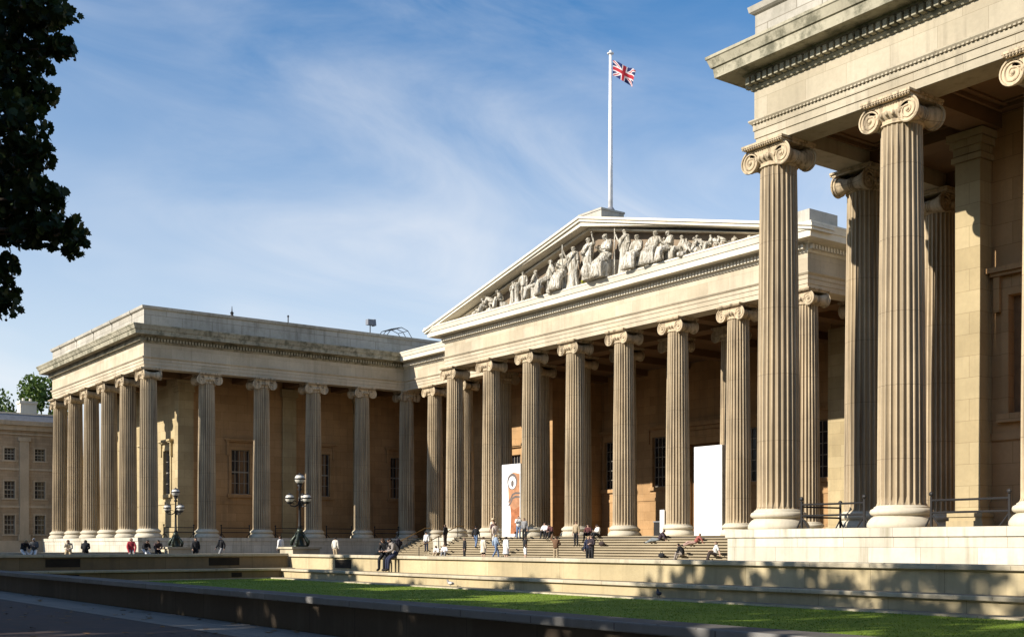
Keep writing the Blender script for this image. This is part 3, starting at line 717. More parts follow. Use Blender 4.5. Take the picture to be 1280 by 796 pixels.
for j in range(ny):
    for i in range(nx):
        a = j * (nx + 1) + i; fs.append((a, a + 1, a + nx + 2, a + nx + 1))
        X, Y = (i + .5) / nx * 60, (j + .5) / ny * 30
        k = 0; dd = min(abs(X - 2 * Y), abs(X + 2 * Y - 60)) / 2.236
        if dd < 3: k = 1
        if dd < 1.1: k = 2
        if abs(Y - 15) < 5 or abs(X - 30) < 5: k = 1
        if abs(Y - 15) < 3 or abs(X - 30) < 3: k = 2
        m.mi.append(k)
m.v = [tuple(q) for q in vs]; m.f = fs
fo = m.build('flag', FM, None, True, (CX + .18, 21.0, 31.85)); tag(fo, 'red white and blue crossed flag drooping from the top of the white flagpole', 'flag')

# ------------------------------------------------------------------ rooftop fittings
def roof_item(name, label, cat, loc):
    return tag(empty(name, loc), label, cat)
t = roof_item('roof_floodlight', 'small floodlight on a thin post on the left wing roof', 'floodlight', (-L - 2, 21.7, 17))
m = MB(); m.tube([(0, 0, 0), (0, 0, 3.0)], .05, 8); m.build('post', M['iron'], t)
m = MB(); m.box(-.25, -.35, 3.0, .25, .30, 3.5); m.prism_y([(-.3, 2.95), (.3, 2.95), (.2, 3.55), (-.2, 3.6)], .3, .5); m.build('lamp_head', M['lead'], t)
t = roof_item('roof_finial', 'short pointed iron finial on the left wing parapet', 'finial', (-L + .4, 7.0, 18.74))
m = MB(); m.lathe([(.16, 0), (.10, .15), (.16, .28), (.05, .42), (.02, .85)], 10); m.build('spike', M['iron'], t)
t = roof_item('roof_vent_pipe', 'thin vent pipe rising from the left wing parapet', 'vent pipe', (-L + .35, 12.2, 18.74))
m = MB(); m.tube([(0, 0, 0), (0, 0, .55)], .05, 8); m.lathe([(.09, .55), (.10, .62), (.02, .72)], 8); m.build('pipe', M['iron'], t)
t = roof_item('skylight_frame', 'thin metal hooped skylight frame on the left wing roof', 'skylight', (-L - 2.2, 24.5, 17))
m = MB()
for x in (-.9, 0, .9):
    m.tube([(x, -2.1, 1.2), (x, -.9, 2.75), (x, .2, 3.0), (x, .9, 2.75), (x, 2.0, 1.2)], .035, 6)
for y, z in ((-.9, 2.75), (.2, 3.0), (.9, 2.75), (-1.45, 2.0), (1.45, 2.0)): m.tube([(-.9, y, z), (.9, y, z)], .03, 6)
m.build('hoops', M['iron'], t)
m = MB(); m.box(-1.1, -2.3, 0, 1.1, 2.5, 1.25); m.build('kerb', M['lead'], t)

# ------------------------------------------------------------------ railings between the columns
def railing(label, pts_list, zt=.84, zl=.46):
    root = empty('iron_railing', (pts_list[0][0][0], pts_list[0][0][1], 0)); tag(root, label, 'railing', None)
    ox, oy = pts_list[0][0]
    for (a, b) in pts_list:
        a = Vector((a[0] - ox, a[1] - oy, 0)); b = Vector((b[0] - ox, b[1] - oy, 0))
        m = MB()
        for z in (zt, zl): m.tube([a + Vector((0, 0, z)), b + Vector((0, 0, z))], .035, 6)
        m.build('rail', M['iron'], root)
        for p in (a, b):
            m = MB(); m.tube([p, p + Vector((0, 0, zt + .12))], .045, 8); m.ball(p + Vector((0, 0, zt + .2)), .08, 8, 6)
            d = (b - a).normalized() * (1 if p == a else -1)
            m.tube([p + Vector((0, 0, .40)), p + d * .32], .028, 6); m.tube([p + Vector((0, 0, .40)), p - d * .22], .028, 6)
            m.build('post', M['iron'], root)
    return root
railing('black iron railing between the columns of the near right wing front', [((i * S + 1.25, -.25), ((i + 1) * S - 1.25, -.25)) for i in range(5)])
railing('black iron railing along the shaded side colonnade of the far left wing', [((-L + .2, j * SI + 1.2), (-L + .2, (j + 1) * SI - 1.2)) for j in range(5)])
railing('black iron railing at the inner side colonnade of the near wing', [((-.2, j * SI + 1.2), (-.2, (j + 1) * SI - 1.2)) for j in range(4)])
def handrail(x, label, y0=19.6, y1=23.2):
    root = empty('handrail', (x, y0, ZF)); tag(root, label, 'handrail', None)
    z0, z1 = 0.0, -ZF
    m = MB(); m.tube([(0, 0, .95), (0, y1 - y0, z1 + .9), (0, y1 - y0 + .5, z1 + .9)], .04, 8); m.build('rail', plain('brass_rail', (.30, .20, .09), .4, .6), root)
    for k in range(3):
        f = k / 2; m = MB(); m.tube([(0, f * (y1 - y0), f * z1 - .05 * (k > 0)), (0, f * (y1 - y0), f * (z1 - .05) + .95)], .035, 8); m.build('post', M['iron'], root)
handrail(-60.6, 'brass handrail rising over the steps beside the stone stair pier')
handrail(-48.75, 'brass handrail along the left edge of the steps below the leftmost portico column', 15.2, 18.8)

# ------------------------------------------------------------------ exhibition panels and small sign
def panel(x, label, art):
    root = empty('exhibition_panel', (x, 20.0, 0)); tag(root, label, 'banner stand')
    m = MB(); m.box(-1.17, -.1, 0, 1.17, .85, 5.52, 0); m.build('panel_box', M['board'], root)
    m = MB(); m.box(1.171, -.08, .03, 1.185, .83, 5.49); m.build('side_sheet', M['board_edge'], root)
    if art:
        def blob(pts, d): 
            q = MB(); q.prism_y(pts, -.103 - d, -.101 - d); return q
        m = MB(); f = -.104
        # abstract terracotta mask shape: neck, muzzle, cheek band and one round eye
        q = blob([(-.10, .25), (1.1, .25), (1.1, 2.6), (-.12, 2.4), (.0, 1.6)], 0); q.build('print_neck', M['print_brown'], root)
        q = blob([(-.30, 2.75), (-.15, 2.35), (.35, 2.05), (1.1, 2.3), (1.1, 4.75), (.25, 4.9), (-.22, 4.6), (-.40, 4.1)], .003); q.build('print_face', M['print_tan'], root)
        q = MB()
        for dz in (0, .28):
            pts = [(-.34, 2.60 - dz), (-.05, 2.75 - dz), (.25, 3.15 - dz), (.6, 3.25 - dz), (1.12, 3.22 - dz), (1.12, 3.36 - dz), (.55, 3.40 - dz), (.15, 3.26 - dz), (-.1, 2.92 - dz), (-.34, 2.75 - dz)]
            q.prism_y(pts, -.112, -.108)
        q.build('print_stripe', M['print_dark'], root)
        ring = lambda r0, cx=.15, cz=4.20, ex=1.0: [(cx + r0 * ex * math.cos(2 * math.pi * k / 24), cz + r0 * math.sin(2 * math.pi * k / 24)) for k in range(24)]
        q = MB(); q.prism_y(ring(.62), -.113, -.110); q.build('print_eye_rim', M['print_dark'], root)
        q = MB(); q.prism_y(ring(.48, .17, 4.12), -.117, -.114); q.build('print_eye', M['board'], root)
        q = MB(); q.prism_y(ring(.26, .2, 4.05, .7), -.121, -.118); q.build('print_pupil', M['print_dark'], root)
    else:
        q = MB()
        for z, x1 in ((4.75, .0), (4.45, -.25), (3.3, .25), (3.1, .05), (2.9, .2)): q.box(-.85, -.104, z, x1, -.101, z + .07)
        q.build('faint_print', M['print_grey'], root)
panel(CX - 10.2, 'tall white exhibition panel with a terracotta eye motif between portico columns', True)
panel(CX + 10.25, 'tall plain white exhibition panel between the right hand portico columns', False)
t = tag(empty('sign_board', (-30.97, 24.0, 0)), 'narrow white upright sign beside a portico column base', 'sign')
m = MB(); m.box(-.22, -.03, .25, .22, .03, 1.85); m.build('board', M['board'], t)
m = MB(); m.box(-.04, .035, 0, .04, .08, 1.6); m.box(-.28, -.2, 0, .28, .24, .05); m.build('stand', M['iron'], t)
t = tag(empty('ticket_bin', (-31.7, 24.6, 0)), 'dark square bin on the portico floor beside the narrow white sign', 'bin')
m = MB(); m.box(-.4, -.35, 0, .4, .35, 1.0); m.build('bin_body', M['iron'], t); m = MB(); m.box(-.44, -.39, 1.003, .44, .39, 1.08); m.build('lid', M['lead'], t)

# ------------------------------------------------------------------ lamp posts
def lamp(loc, label):
    root = empty('lamp_post', loc); tag(root, label, 'lamp post', 'lamp posts flanking the central path')
    m = MB(); m.box(-.72, -.72, -1.04, .72, .72, -.10); m.box(-.80, -.80, -.099, .80, .80, 0.0); m.build('pedestal', M['coping'], root)
    m = MB(); m.lathe([(.42, .002), (.42, .06), (.24, .10), (.20, .30), (.15, .42), (.21, .50), (.18, .58), (.12, .66), (.17, .74), (.10, .92)], 16)
    for k in range(4):                      # scrolled beasts at the corners
        a = R(45 + 90 * k); c, s = math.cos(a), math.sin(a)
        m.tube([(c * .40, s * .40, .06), (c * .43, s * .43, .20), (c * .32, s * .32, .40), (c * .24, s * .24, .50), (c * .16, s * .16, .72)], [.07, .10, .09, .07, .04], 8)
        m.ball((c * .44, s * .44, .30), .075, 8, 6)
    m.build('base', M['bronze'], root, True)
    m = MB(); m.lathe([(.11, .90), (.075, 1.05), (.06, 2.05), (.085, 2.1), (.10, 2.16), (.06, 2.24), (.05, 2.75), (.12, 2.82), (.05, 2.92), (.13, 3.02), (.06, 3.10)], 12); m.build('pole', M['iron'], root, True)
    for k in range(3):
        a = R(17 + 120 * k); c, s = math.cos(a), math.sin(a)
        m = MB(); m.tube([(0, 0, 2.12), (c * .25, s * .25, 1.98), (c * .47, s * .47, 2.03), (c * .50, s * .50, 2.16)], .032, 8)
        m.tube([(c * .12, s * .12, 2.2), (c * .3, s * .3, 2.28), (c * .36, s * .36, 2.16), (c * .27, s * .27, 2.1)], .02, 6); m.build('arm', M['iron'], root)
        globe(root, (c * .50, s * .50, 2.38), .22)
    globe(root, (0, 0, 3.34), .25)
    return root
def globe(root, c, r):
    m = MB(); m.ball(c, r, 18, 12); g = m.build('globe', M['globe'], root, True)
    m = MB(); m.lathe([(r * 1.02, -.03), (r * 1.10, -.02), (r * 1.10, .03), (r * 1.02, .04)], 18, c); m.lathe([(.05, -r - .06), (.12, -r - .03), (.16, -r + .04)], 10, c)
    m.tube([(c[0], c[1], c[2] + r), (c[0], c[1], c[2] + r + .07)], [.05, .015], 8)
    m.lathe([(r * .74, r * .72), (r * .5, r * .9), (.05, r * 1.03)], 12, c); m.build('gallery', M['iron'], g)
lamp((-24.55, -6.75, -.66), 'black lamp post with three low globes at the corner of the bench walls')
lamp((-41.9, -6.6, -.70), 'black globed lamp post beyond the central path in front of the left wing')

# ------------------------------------------------------------------ residence on the left
HX = -97.0
house = empty('residence', (HX, -20, ZF)); tag(house, 'brown three storey residence with sash windows left of the museum wing', 'house')
Th = Matrix.Translation(house.location).inverted()
wys = [-.49 - 2.94 * k for k in range(0, 14)]
fl = [(.45, 2.40), (4.10, 5.85), (7.95, 9.20)]
m = MB(); wall(m, 'E', HX, -44, 2.6, ZF, 11.7, [(y - .5, y + .5, z0, z1) for y in wys for z0, z1 in fl], .25)
m.box(HX - 14, -44, ZF, HX - .4, 2.6, 11.7); m.box(HX - 14, 2.59, ZF, HX, 2.61, 11.7); m.build('wall', M['house'], house).data.transform(Th)
m = MB()
obox(m, 'E', HX, -44.2, 2.7, 11.0, 11.5, .001, .25); obox(m, 'E', HX, -44.3, 2.8, 11.503, 11.95, .001, .55)
obox(m, 'E', HX, -44.1, 2.6, 10.55, 10.7, .001, .12)
for z in (6.95, 3.15): obox(m, 'E', HX, -44, 2.6, z, z + .22, .001, .10)
obox(m, 'E', HX, -44, 2.6, ZF, -.2, .001, .2)
for k in range(7):
    y = -2.05 - 5.88 * k; obox(m, 'E', HX, y - .45, y + .45, -.2, 9.9, .002, .22); obox(m, 'E', HX, y - .6, y + .6, 9.902, 10.3, .002, .32); obox(m, 'E', HX, y - .58, y + .58, -.198, .45, .002, .30)
m.build('trim', M['house_trim'], house).data.transform(Th)
for y in (-7.3, -19.0, -31.0):
    m = MB(); m.tube([(HX + .1, y, ZF), (HX + .1, y, 10.9)], .06, 6); m.box(HX + .02, y - .14, 10.3, HX + .24, y + .14, 10.54); m.build('drainpipe', M['iron'], house).data.transform(Th)
m = MB()
m.add([(HX + .2, -44.2, 11.96), (HX + .2, 2.7, 11.96), (HX - .4, 2.7, 12.75), (HX - .4, -44.2, 12.75), (HX - 14, 2.7, 12.9), (HX - 14, -44.2, 12.9)], [(0, 1, 2, 3), (3, 2, 4, 5)]); rf = m.build('roof', M['lead'], house); rf.data.transform(Th)
m = MB(); m.box(HX - .65, -44.2, 12.60, HX - .35, 2.7, 12.85); o = m.build('roof_kerb', M['white_stone'], house); o.data.transform(Th)
m = MB(); m.box(HX - 3.2, -1.95, 12.5, HX - 1.8, -.35, 14.0); m.box(HX - 3.3, -2.05, 14.003, HX - 1.7, -.25, 14.25)
for y in (-1.5, -.8): m.lathe([(.16, 14.25), (.13, 14.6)], 10, (HX - 2.5, y, 0))
o = m.build('chimney', M['white_stone'], rf); o.data.transform(Th)
for y in wys:
    for i, (z0, z1) in enumerate(fl):
        q = window(house, 'E', HX, y, 1.0, z0, z1, M['house_trim'], rows=4, cols=3, hood=False, k=.5, blind=random.random() < .45)
        for z in (q, *q.children): z.data.transform(Th)

east = copy_tree(house); east.location = (32.6, -21.4, ZF); east.rotation_euler = (0, 0, math.pi)  # out of view, added to keep eastern sky light off the columns
tag(east, 'unseen twin of the brown residence on the right hand side, added to block sky light', 'house')

# ------------------------------------------------------------------ trees
def leaf_cloud(name, mat, clusters, size, parent, lobed=False, seed=0, flat=0.0):
    """clusters: (centre, (rx, ry, rz), number of leaves)"""
    rnd = random.Random(seed); vs = []; fs = []
    if lobed:
        shape = [(0, -.42), (.20, -.36), (.44, -.30), (.38, -.12), (.56, .10), (.36, .16), (.36, .40), (.17, .36), (0, .64), (-.17, .36), (-.36, .40), (-.36, .16), (-.56, .10), (-.38, -.12), (-.44, -.30), (-.20, -.36)]
    else: shape = [(0, -.55), (.34, -.1), (.22, .35), (0, .55), (-.22, .35), (-.34, -.1)]
    for (c, r, n) in clusters:
        for _ in range(n):
            while True:
                p = Vector((rnd.uniform(-1, 1), rnd.uniform(-1, 1), rnd.uniform(-1, 1)))
                if p.length <= 1: break
            p = p * (0.55 + 0.45 * rnd.random()) if rnd.random() < .5 else p.normalized() * rnd.uniform(.7, 1.0)
            p = Vector((c[0] + p.x * r[0], c[1] + p.y * r[1], c[2] + p.z * r[2]))
            s = size * rnd.uniform(.7, 1.3)
            a, b = rnd.uniform(0, 6.283), rnd.uniform(-1, 1)
            nrm = Vector((math.cos(a), math.sin(a), b + .25)).normalized(); u = nrm.orthogonal().normalized(); u.rotate(Matrix.Rotation(rnd.uniform(0, 6.283), 3, nrm)); v = nrm.cross(u)
            o = len(vs)
            for i, (x, y) in enumerate(shape): vs.append(tuple(p + u * x * s + v * y * s + nrm * s * .12 * (abs(x) - .2)))
            fs.append(tuple(range(o, o + len(shape))))
    m = MB(); m.v = vs; m.f = fs; m.mi = [0] * len(fs); return m.build(name, mat, parent)
def tree(loc, h, cr, label, mat, n=4200, size=.42, seed=1, crown_lo=.30, group=None, name='broadleaf_tree', limbs=7):
    rnd = random.Random(seed); root = empty(name, loc); tag(root, label, 'tree', group)
    m = MB(); r = h * .022; zc = h * (crown_lo + 1) / 2; rz = h * (1 - crown_lo) / 2
    m.tube([(0, 0, -.2), (.05, 0, h * .1), (.1, .1, h * .3), (0, .15, h * .55), (.1, 0, h * .8)], [r * 1.5, r * 1.1, r, r * .7, r * .3], 10)
    cl = []
    for k in range(limbs + 9):
        a = k * 2.399 + rnd.random(); t = rnd.uniform(-.75, .85); q = math.sqrt(1 - t * t) * rnd.uniform(.45, .85)
        c = (cr * q * math.cos(a), cr * q * math.sin(a), zc + rz * t * .85); s = rnd.uniform(.28, .46)
        cl.append((c, (cr * s, cr * s, rz * s * .8), int(n / (limbs + 9))))
        if k < limbs: m.tube([(0, .05, h * (.22 + .04 * k)), (c[0] * .5, c[1] * .5, (c[2] + h * .35) / 2), c], [r * .55, r * .35, r * .1], 6)
    m.build('trunk', M['bark'], root, True)
    leaf_cloud('crown', mat, cl, size, root, seed=seed)
    return root
tree((-131, 9.4, ZF), 24.0, 4.2, 'pale green broadleaf tree rising behind the residence by the wing corner', M['leaf_far'], 5200, .42, 3, .35)
tree((-133, 3.0, ZF), 21.4, 3.6, 'round green broadleaf tree behind the residence roof at far left', M['leaf_far'], 4200, .42, 5, .25)
tree((-136, -8.5, ZF), 21.0, 4.8, 'darker green broadleaf tree beyond the residence outside the left edge', M['leaf_far'], 3600, .45, 8, .25)
# shade trees along the railings behind the viewpoint
SH = [(-42, -38, 16.6, 6.0), (-33.5, -37, 16.1, 5.8), (-25, -38, 16.6, 5.8), (-16.5, -37, 16.0, 5.8), (-8, -38, 16.4, 6.0), (0, -38.5, 18.6, 6.0), (7.5, -39, 20.8, 6.0), (15.5, -41, 21.4, 6.0), (23, -43, 22.0, 6.2), (32, -42, 21, 6.0),
      (-30, -47, 17.5, 6.5), (-12, -47, 17.5, 6.5), (5, -49, 20, 6.5), (20, -52, 20, 6.5), (-39, -49, 18, 6.5), (-21, -49, 18, 6.5), (-3, -48, 18, 6.3)]
for k, (x, y, h, r) in enumerate(SH):
    tree((x, y, ZP), h, r, 'tall leafy plane tree in the row along the street side of the path', M['leaf'], 5200 if x < -4 else 2500, .80 if x < -4 else .60, 40 + k, .20, 'plane trees along the street side')
# the plane tree whose branches hang into the upper left of the view
pt = empty('plane_tree', (6.6, -29.6, ZP)); tag(pt, 'dark plane tree whose lobed leaves hang into the upper left corner', 'tree')
CC = [((3.18, 1.82, 9.52), (0.5, 0.5, 0.19), 190), ((2.51, 1.64, 9.44), (0.55, 0.55, 0.44), 330), ((3.16, 2.1, 9.03), (0.26, 0.26, 0.14), 70), ((2.39, 1.61, 8.74), (0.55, 0.55, 0.49), 330), ((2.6, 1.94, 8.47), (0.27, 0.27, 0.22), 80), ((3.17, 1.39, 7.68), (0.53, 0.53, 0.47), 330), ((3.45, 1.66, 7.28), (0.26, 0.26, 0.21), 90), ((2.02, 1.66, 7.26), (0.5, 0.5, 0.44), 300), ((3.13, 1.8, 6.73), (0.4, 0.4, 0.26), 180), ((3.36, 2.05, 6.28), (0.36, 0.36, 0.17), 100), ((2.38, 2.52, 6.35), (0.19, 0.19, 0.25), 60), ((2.84, 1.9, 6.28), (0.44, 0.44, 0.19), 130), ((1.97, 1.59, 6.63), (0.5, 0.5, 0.37), 240), ((2.54, 1.52, 5.8), (0.19, 0.19, 0.17), 45), ((2.24, 1.49, 5.37), (0.27, 0.27, 0.32), 90),
      ((-.5, 0, 11), (2.6, 2.6, 1.8), 700), ((-2.5, -1, 9), (2.4, 2.4, 2.2), 700), ((0, -2.6, 9), (2.4, 2.2, 2.2), 600), ((-2.6, 1.0, 9), (1.6, 1.5, 2.2), 500), ((0, 0, 13), (2.5, 2.5, 1.6), 500)]
m = MB(); m.tube([(0, 0, -.2), (.05, 0, 1), (.1, 0, 4), (0, .1, 8), (.1, 0, 12)], [.48, .36, .31, .22, .08], 12)
for c, r, n in CC:
    m.tube([(0, .05, max(3.4, c[2] - .9)), (c[0] * .5, c[1] * .5, c[2] + .15), (c[0] * .86, c[1] * .86, c[2] + .05), c], [.09, .045, .018, .006], 6)
    for q in range(6):
        a = q * 1.05; m.tube([c, (c[0] + r[0] * .8 * math.cos(a), c[1] + r[1] * .8 * math.sin(a), c[2] + r[2] * .7 * math.sin(a * 2.3))], [.02, .006], 4)
m.build('trunk', M['bark'], pt, True)
rf_ = random.Random(9); m = MB()
for k in range(46):
    c, r, n = CC[rf_.randrange(15)]; p = Vector((c[0] + rf_.uniform(-1, 1) * r[0], c[1] + rf_.uniform(-1, 1) * r[1], c[2] - r[2] * rf_.uniform(.7, 1.1)))
    m.ball(tuple(p), .022, 7, 5); m.tube([p, p + Vector((0, 0, .12))], .004, 3)
m.build('seed_ball', M['bark'], pt, True)['kind'] = 'stuff'
leaf_cloud('crown', M['leaf'], [(c, tuple(q * 1.14 for q in r), int(n * 1.2)) for c, r, n in CC], .135, pt, True, 77)

# ------------------------------------------------------------------ people and carved figures
DG = bpy.context.evaluated_depsgraph_get
BASE = dict(pelvis=(0, 0, .95), spine=(0, .0, 1.14), chest=(0, .0, 1.33), neck=(0, .0, 1.47), head=(0, .025, 1.575), top=(0, .02, 1.67),
            sL=(-.165, 0, 1.40), eL=(-.225, -.03, 1.12), wL=(-.235, .05, .89), hL=(-.23, .075, .81),
            sR=(.165, 0, 1.40), eR=(.225, -.03, 1.12), wR=(.235, .05, .89), hR=(.23, .075, .81),
            pL=(-.085, 0, .90), kL=(-.10, .03, .50), aL=(-.10, -.02, .085), tL=(-.115, .13, .035),
            pR=(.085, 0, .90), kR=(.10, .03, .50), aR=(.10, -.02, .085), tR=(.115, .13, .035))
RAD = dict(pelvis=.125, spine=.115, chest=.135, neck=.055, head=.088, top=.066, s=.062, e=.043, w=.030, h=.032, p=.088, k=.056, a=.038, t=.036)
ORDER = ['pelvis', 'spine', 'chest', 'neck', 'head', 'top', 'sL', 'eL', 'wL', 'hL', 'sR', 'eR', 'wR', 'hR', 'pL', 'kL', 'aL', 'tL', 'pR', 'kR', 'aR', 'tR']
EDGES = [('pelvis', 'spine'), ('spine', 'chest'), ('chest', 'neck'), ('neck', 'head'), ('head', 'top'), ('chest', 'sL'), ('sL', 'eL'), ('eL', 'wL'), ('wL', 'hL'),
         ('chest', 'sR'), ('sR', 'eR'), ('eR', 'wR'), ('wR', 'hR'), ('pelvis', 'pL'), ('pL', 'kL'), ('kL', 'aL'), ('aL', 'tL'), ('pelvis', 'pR'), ('pR', 'kR'), ('kR', 'aR'), ('aR', 'tR')]
REG = {('pelvis', 'spine'): 'torso', ('spine', 'chest'): 'torso', ('chest', 'neck'): 'torso', ('neck', 'head'): 'head', ('head', 'top'): 'head', ('pelvis', 'pL'): 'hips', ('pelvis', 'pR'): 'hips'}
for sd in 'LR':
    REG[('chest', 's' + sd)] = 'torso'; REG[('s' + sd, 'e' + sd)] = 'uarm'; REG[('e' + sd, 'w' + sd)] = 'larm'; REG[('w' + sd, 'h' + sd)] = 'hand'
    REG[('p' + sd, 'k' + sd)] = 'thigh'; REG[('k' + sd, 'a' + sd)] = 'shin'; REG[('a' + sd, 't' + sd)] = 'foot'
def pose(name, seat=.45):
    P = dict(BASE)
    def up(**k): P.update(k)
    def lean(dy, dz=0, lo='spine'):
        for j in P:
            if j in ('spine', 'chest', 'neck', 'head', 'top') or j[0] in 'sewh' and len(j) == 2:
                x, y, z = P[j]; f = max(0, (z - .95) / .7); P[j] = (x, y + dy * f, z + dz * f)
    if name == 'walk':
        up(kL=(-.10, .22, .52), aL=(-.10, .26, .10), tL=(-.11, .41, .06), kR=(.10, -.06, .50), aR=(.10, -.30, .13), tR=(.11, -.19, .035), eL=(-.23, -.14, 1.14), wL=(-.22, -.10, .90), hL=(-.21, -.08, .82), eR=(.23, .07, 1.13), wR=(.20, .22, .95), hR=(.19, .27, .88))
    if name == 'phone': up(eR=(.24, -.02, 1.14), wR=(.16, .18, 1.30), hR=(.12, .17, 1.38))
    if name == 'camera': up(eR=(.24, .10, 1.18), wR=(.10, .26, 1.45), hR=(.06, .24, 1.54), eL=(-.24, .10, 1.18), wL=(-.10, .26, 1.45), hL=(-.06, .24, 1.54))
    if name == 'crossed': up(eR=(.24, .03, 1.13), wR=(.02, .17, 1.18), hR=(-.07, .17, 1.19), eL=(-.24, .03, 1.13), wL=(-.02, .21, 1.13), hL=(.07, .21, 1.14))
    if name == 'hips': up(eR=(.33, -.06, 1.16), wR=(.19, .04, 1.0), hR=(.13, .08, .98))
    if name in ('sit', 'sitlean', 'sitread', 'recline', 'sitside'):
        dz = seat + .09 - .95
        for j in P:
            if not (j[0] in 'kat' and len(j) == 2): x, y, z = P[j]; P[j] = (x, y, z + dz)
        zk = min(seat + .06, .52) if seat < .6 else seat - .16
        dy = .40 if seat < .6 else .37
        for sd, sg in (('L', -1), ('R', 1)):
            P['p' + sd] = (sg * .085, .02, seat + .08)
            P['k' + sd] = (sg * .13, dy, zk); P['a' + sd] = (sg * .12, dy + .02, zk - .42 if zk - .42 > .05 else .085); P['t' + sd] = (sg * .13, dy + .17, max(P['a' + sd][2] - .05, .035))
            if seat < .42:
                P['k' + sd] = (sg * .14, .36, seat + .20); P['a' + sd] = (sg * .12, .50, .085 if seat > .25 else .07); P['t' + sd] = (sg * .13, .65, .035)
        sh = P['sL'][2]
        for sd, sg in (('L', -1), ('R', 1)):
            P['e' + sd] = (sg * .24, .10, sh - .26); k = P['k' + sd]; P['w' + sd] = (sg * .15, k[1] - .10, k[2] + .10); P['h' + sd] = (sg * .12, k[1] - .02, k[2] + .09)
        if name == 'sitlean':
            for j in P:
                if j in ('chest', 'neck', 'head', 'top') or (j[0] == 's' and len(j) == 2):
                    x, y, z = P[j]; f = (z - P['pelvis'][2]) / .7; P[j] = (x, y + .30 * f, z - .12 * f)
            for sd, sg in (('L', -1), ('R', 1)): P['e' + sd] = (sg * .22, .24, P['sL'][2] - .24); P['w' + sd] = (sg * .08, .42, P['sL'][2] - .30); P['h' + sd] = (sg * .03, .49, P['sL'][2] - .30)
        if name == 'sitread':
            for sd, sg in (('L', -1), ('R', 1)): P['e' + sd] = (sg * .23, .10, sh - .25); P['w' + sd] = (sg * .10, .30, sh - .22); P['h' + sd] = (sg * .06, .36, sh - .18)
            x, y, z = P['head']; P['head'] = (x, y + .05, z - .02); x, y, z = P['top']; P['top'] = (x, y + .10, z - .03)
        if name == 'sitside':
            P['eL'] = (-.34, -.10, sh - .24); P['wL'] = (-.48, -.14, seat + .12); P['hL'] = (-.54, -.12, seat + .05)
            for j in ('chest', 'neck', 'head', 'top', 'sL', 'sR'): x, y, z = P[j]; P[j] = (x - .10 * (z - seat) / .8, y - .02, z)
        if name == 'recline':
            for j in ('spine', 'chest', 'neck', 'head', 'top', 'sL', 'sR'):
                x, y, z = P[j]; f = z - P['pelvis'][2]; P[j] = (x, y - .55 * f, z - .14 * f)
            for sd, sg in (('L', -1), ('R', 1)):
                P['e' + sd] = (sg * .28, -.38, seat + .30); P['w' + sd] = (sg * .28, -.46, seat + .10); P['h' + sd] = (sg * .28, -.52, seat + .03)
                P['k' + sd] = (sg * .12, .44, seat + .16 - .12 * (sg < 0)); P['a' + sd] = (sg * .11, .84, max(.06, seat - .22)); P['t' + sd] = (sg * .12, .92, max(.12, seat - .12))
    if name == 'staff': up(eR=(.30, .08, 1.26), wR=(.38, .16, 1.50), hR=(.39, .17, 1.58), kL=(-.11, .09, .50))
    if name == 'raise': up(eL=(-.34, .05, 1.44), wL=(-.30, .10, 1.68), hL=(-.29, .10, 1.76), eR=(.26, .10, 1.14), wR=(.12, .25, 1.10), hR=(.06, .27, 1.1))
    if name == 'crouch':
        for j in P:
            if not (j[0] in 'kat' and len(j) == 2): x, y, z = P[j]; f = max(0, (z - .95)); P[j] = (x, y + f * 1.0 - .15, z - .50 - f * .38)
        up(kL=(-.13, .22, .46), kR=(.13, .20, .20), aL=(-.12, .02, .085), aR=(.12, -.22, .10), tL=(-.12, .17, .04), tR=(.12, -.08, .04))
        for sd, sg in (('L', -1), ('R', 1)): P['e' + sd] = (sg * .24, .42, .48); P['w' + sd] = (sg * .18, .58, .28); P['h' + sd] = (sg * .17, .64, .22)
    return P
def vsub(a, b): return Vector(a) - Vector(b)
def body_mesh(P):
    me = bpy.data.meshes.new('body'); idx = {n: i for i, n in enumerate(ORDER)}
    me.from_pydata([P[n] for n in ORDER], [(idx[a], idx[b]) for a, b in EDGES], [])
    o = bpy.data.objects.new('body', me); COL.objects.link(o)
    md = o.modifiers.new('s', 'SKIN'); md.use_smooth_shade = True
    sk = me.skin_vertices[0].data
    for n in ORDER:
        r = RAD.get(n) or RAD[n[0]]; sk[idx[n]].radius = (r * (1.12 if n in ('chest', 'pelvis', 'spine') else 1), r); sk[idx[n]].use_root = (n == 'pelvis')
    sb = o.modifiers.new('d', 'SUBSURF'); sb.levels = 1; sb.render_levels = 1
    bpy.context.view_layer.update()
    out = bpy.data.meshes.new_from_object(o.evaluated_get(DG()))
    bpy.data.objects.remove(o); bpy.data.meshes.remove(me)
    return out
BODY = {}
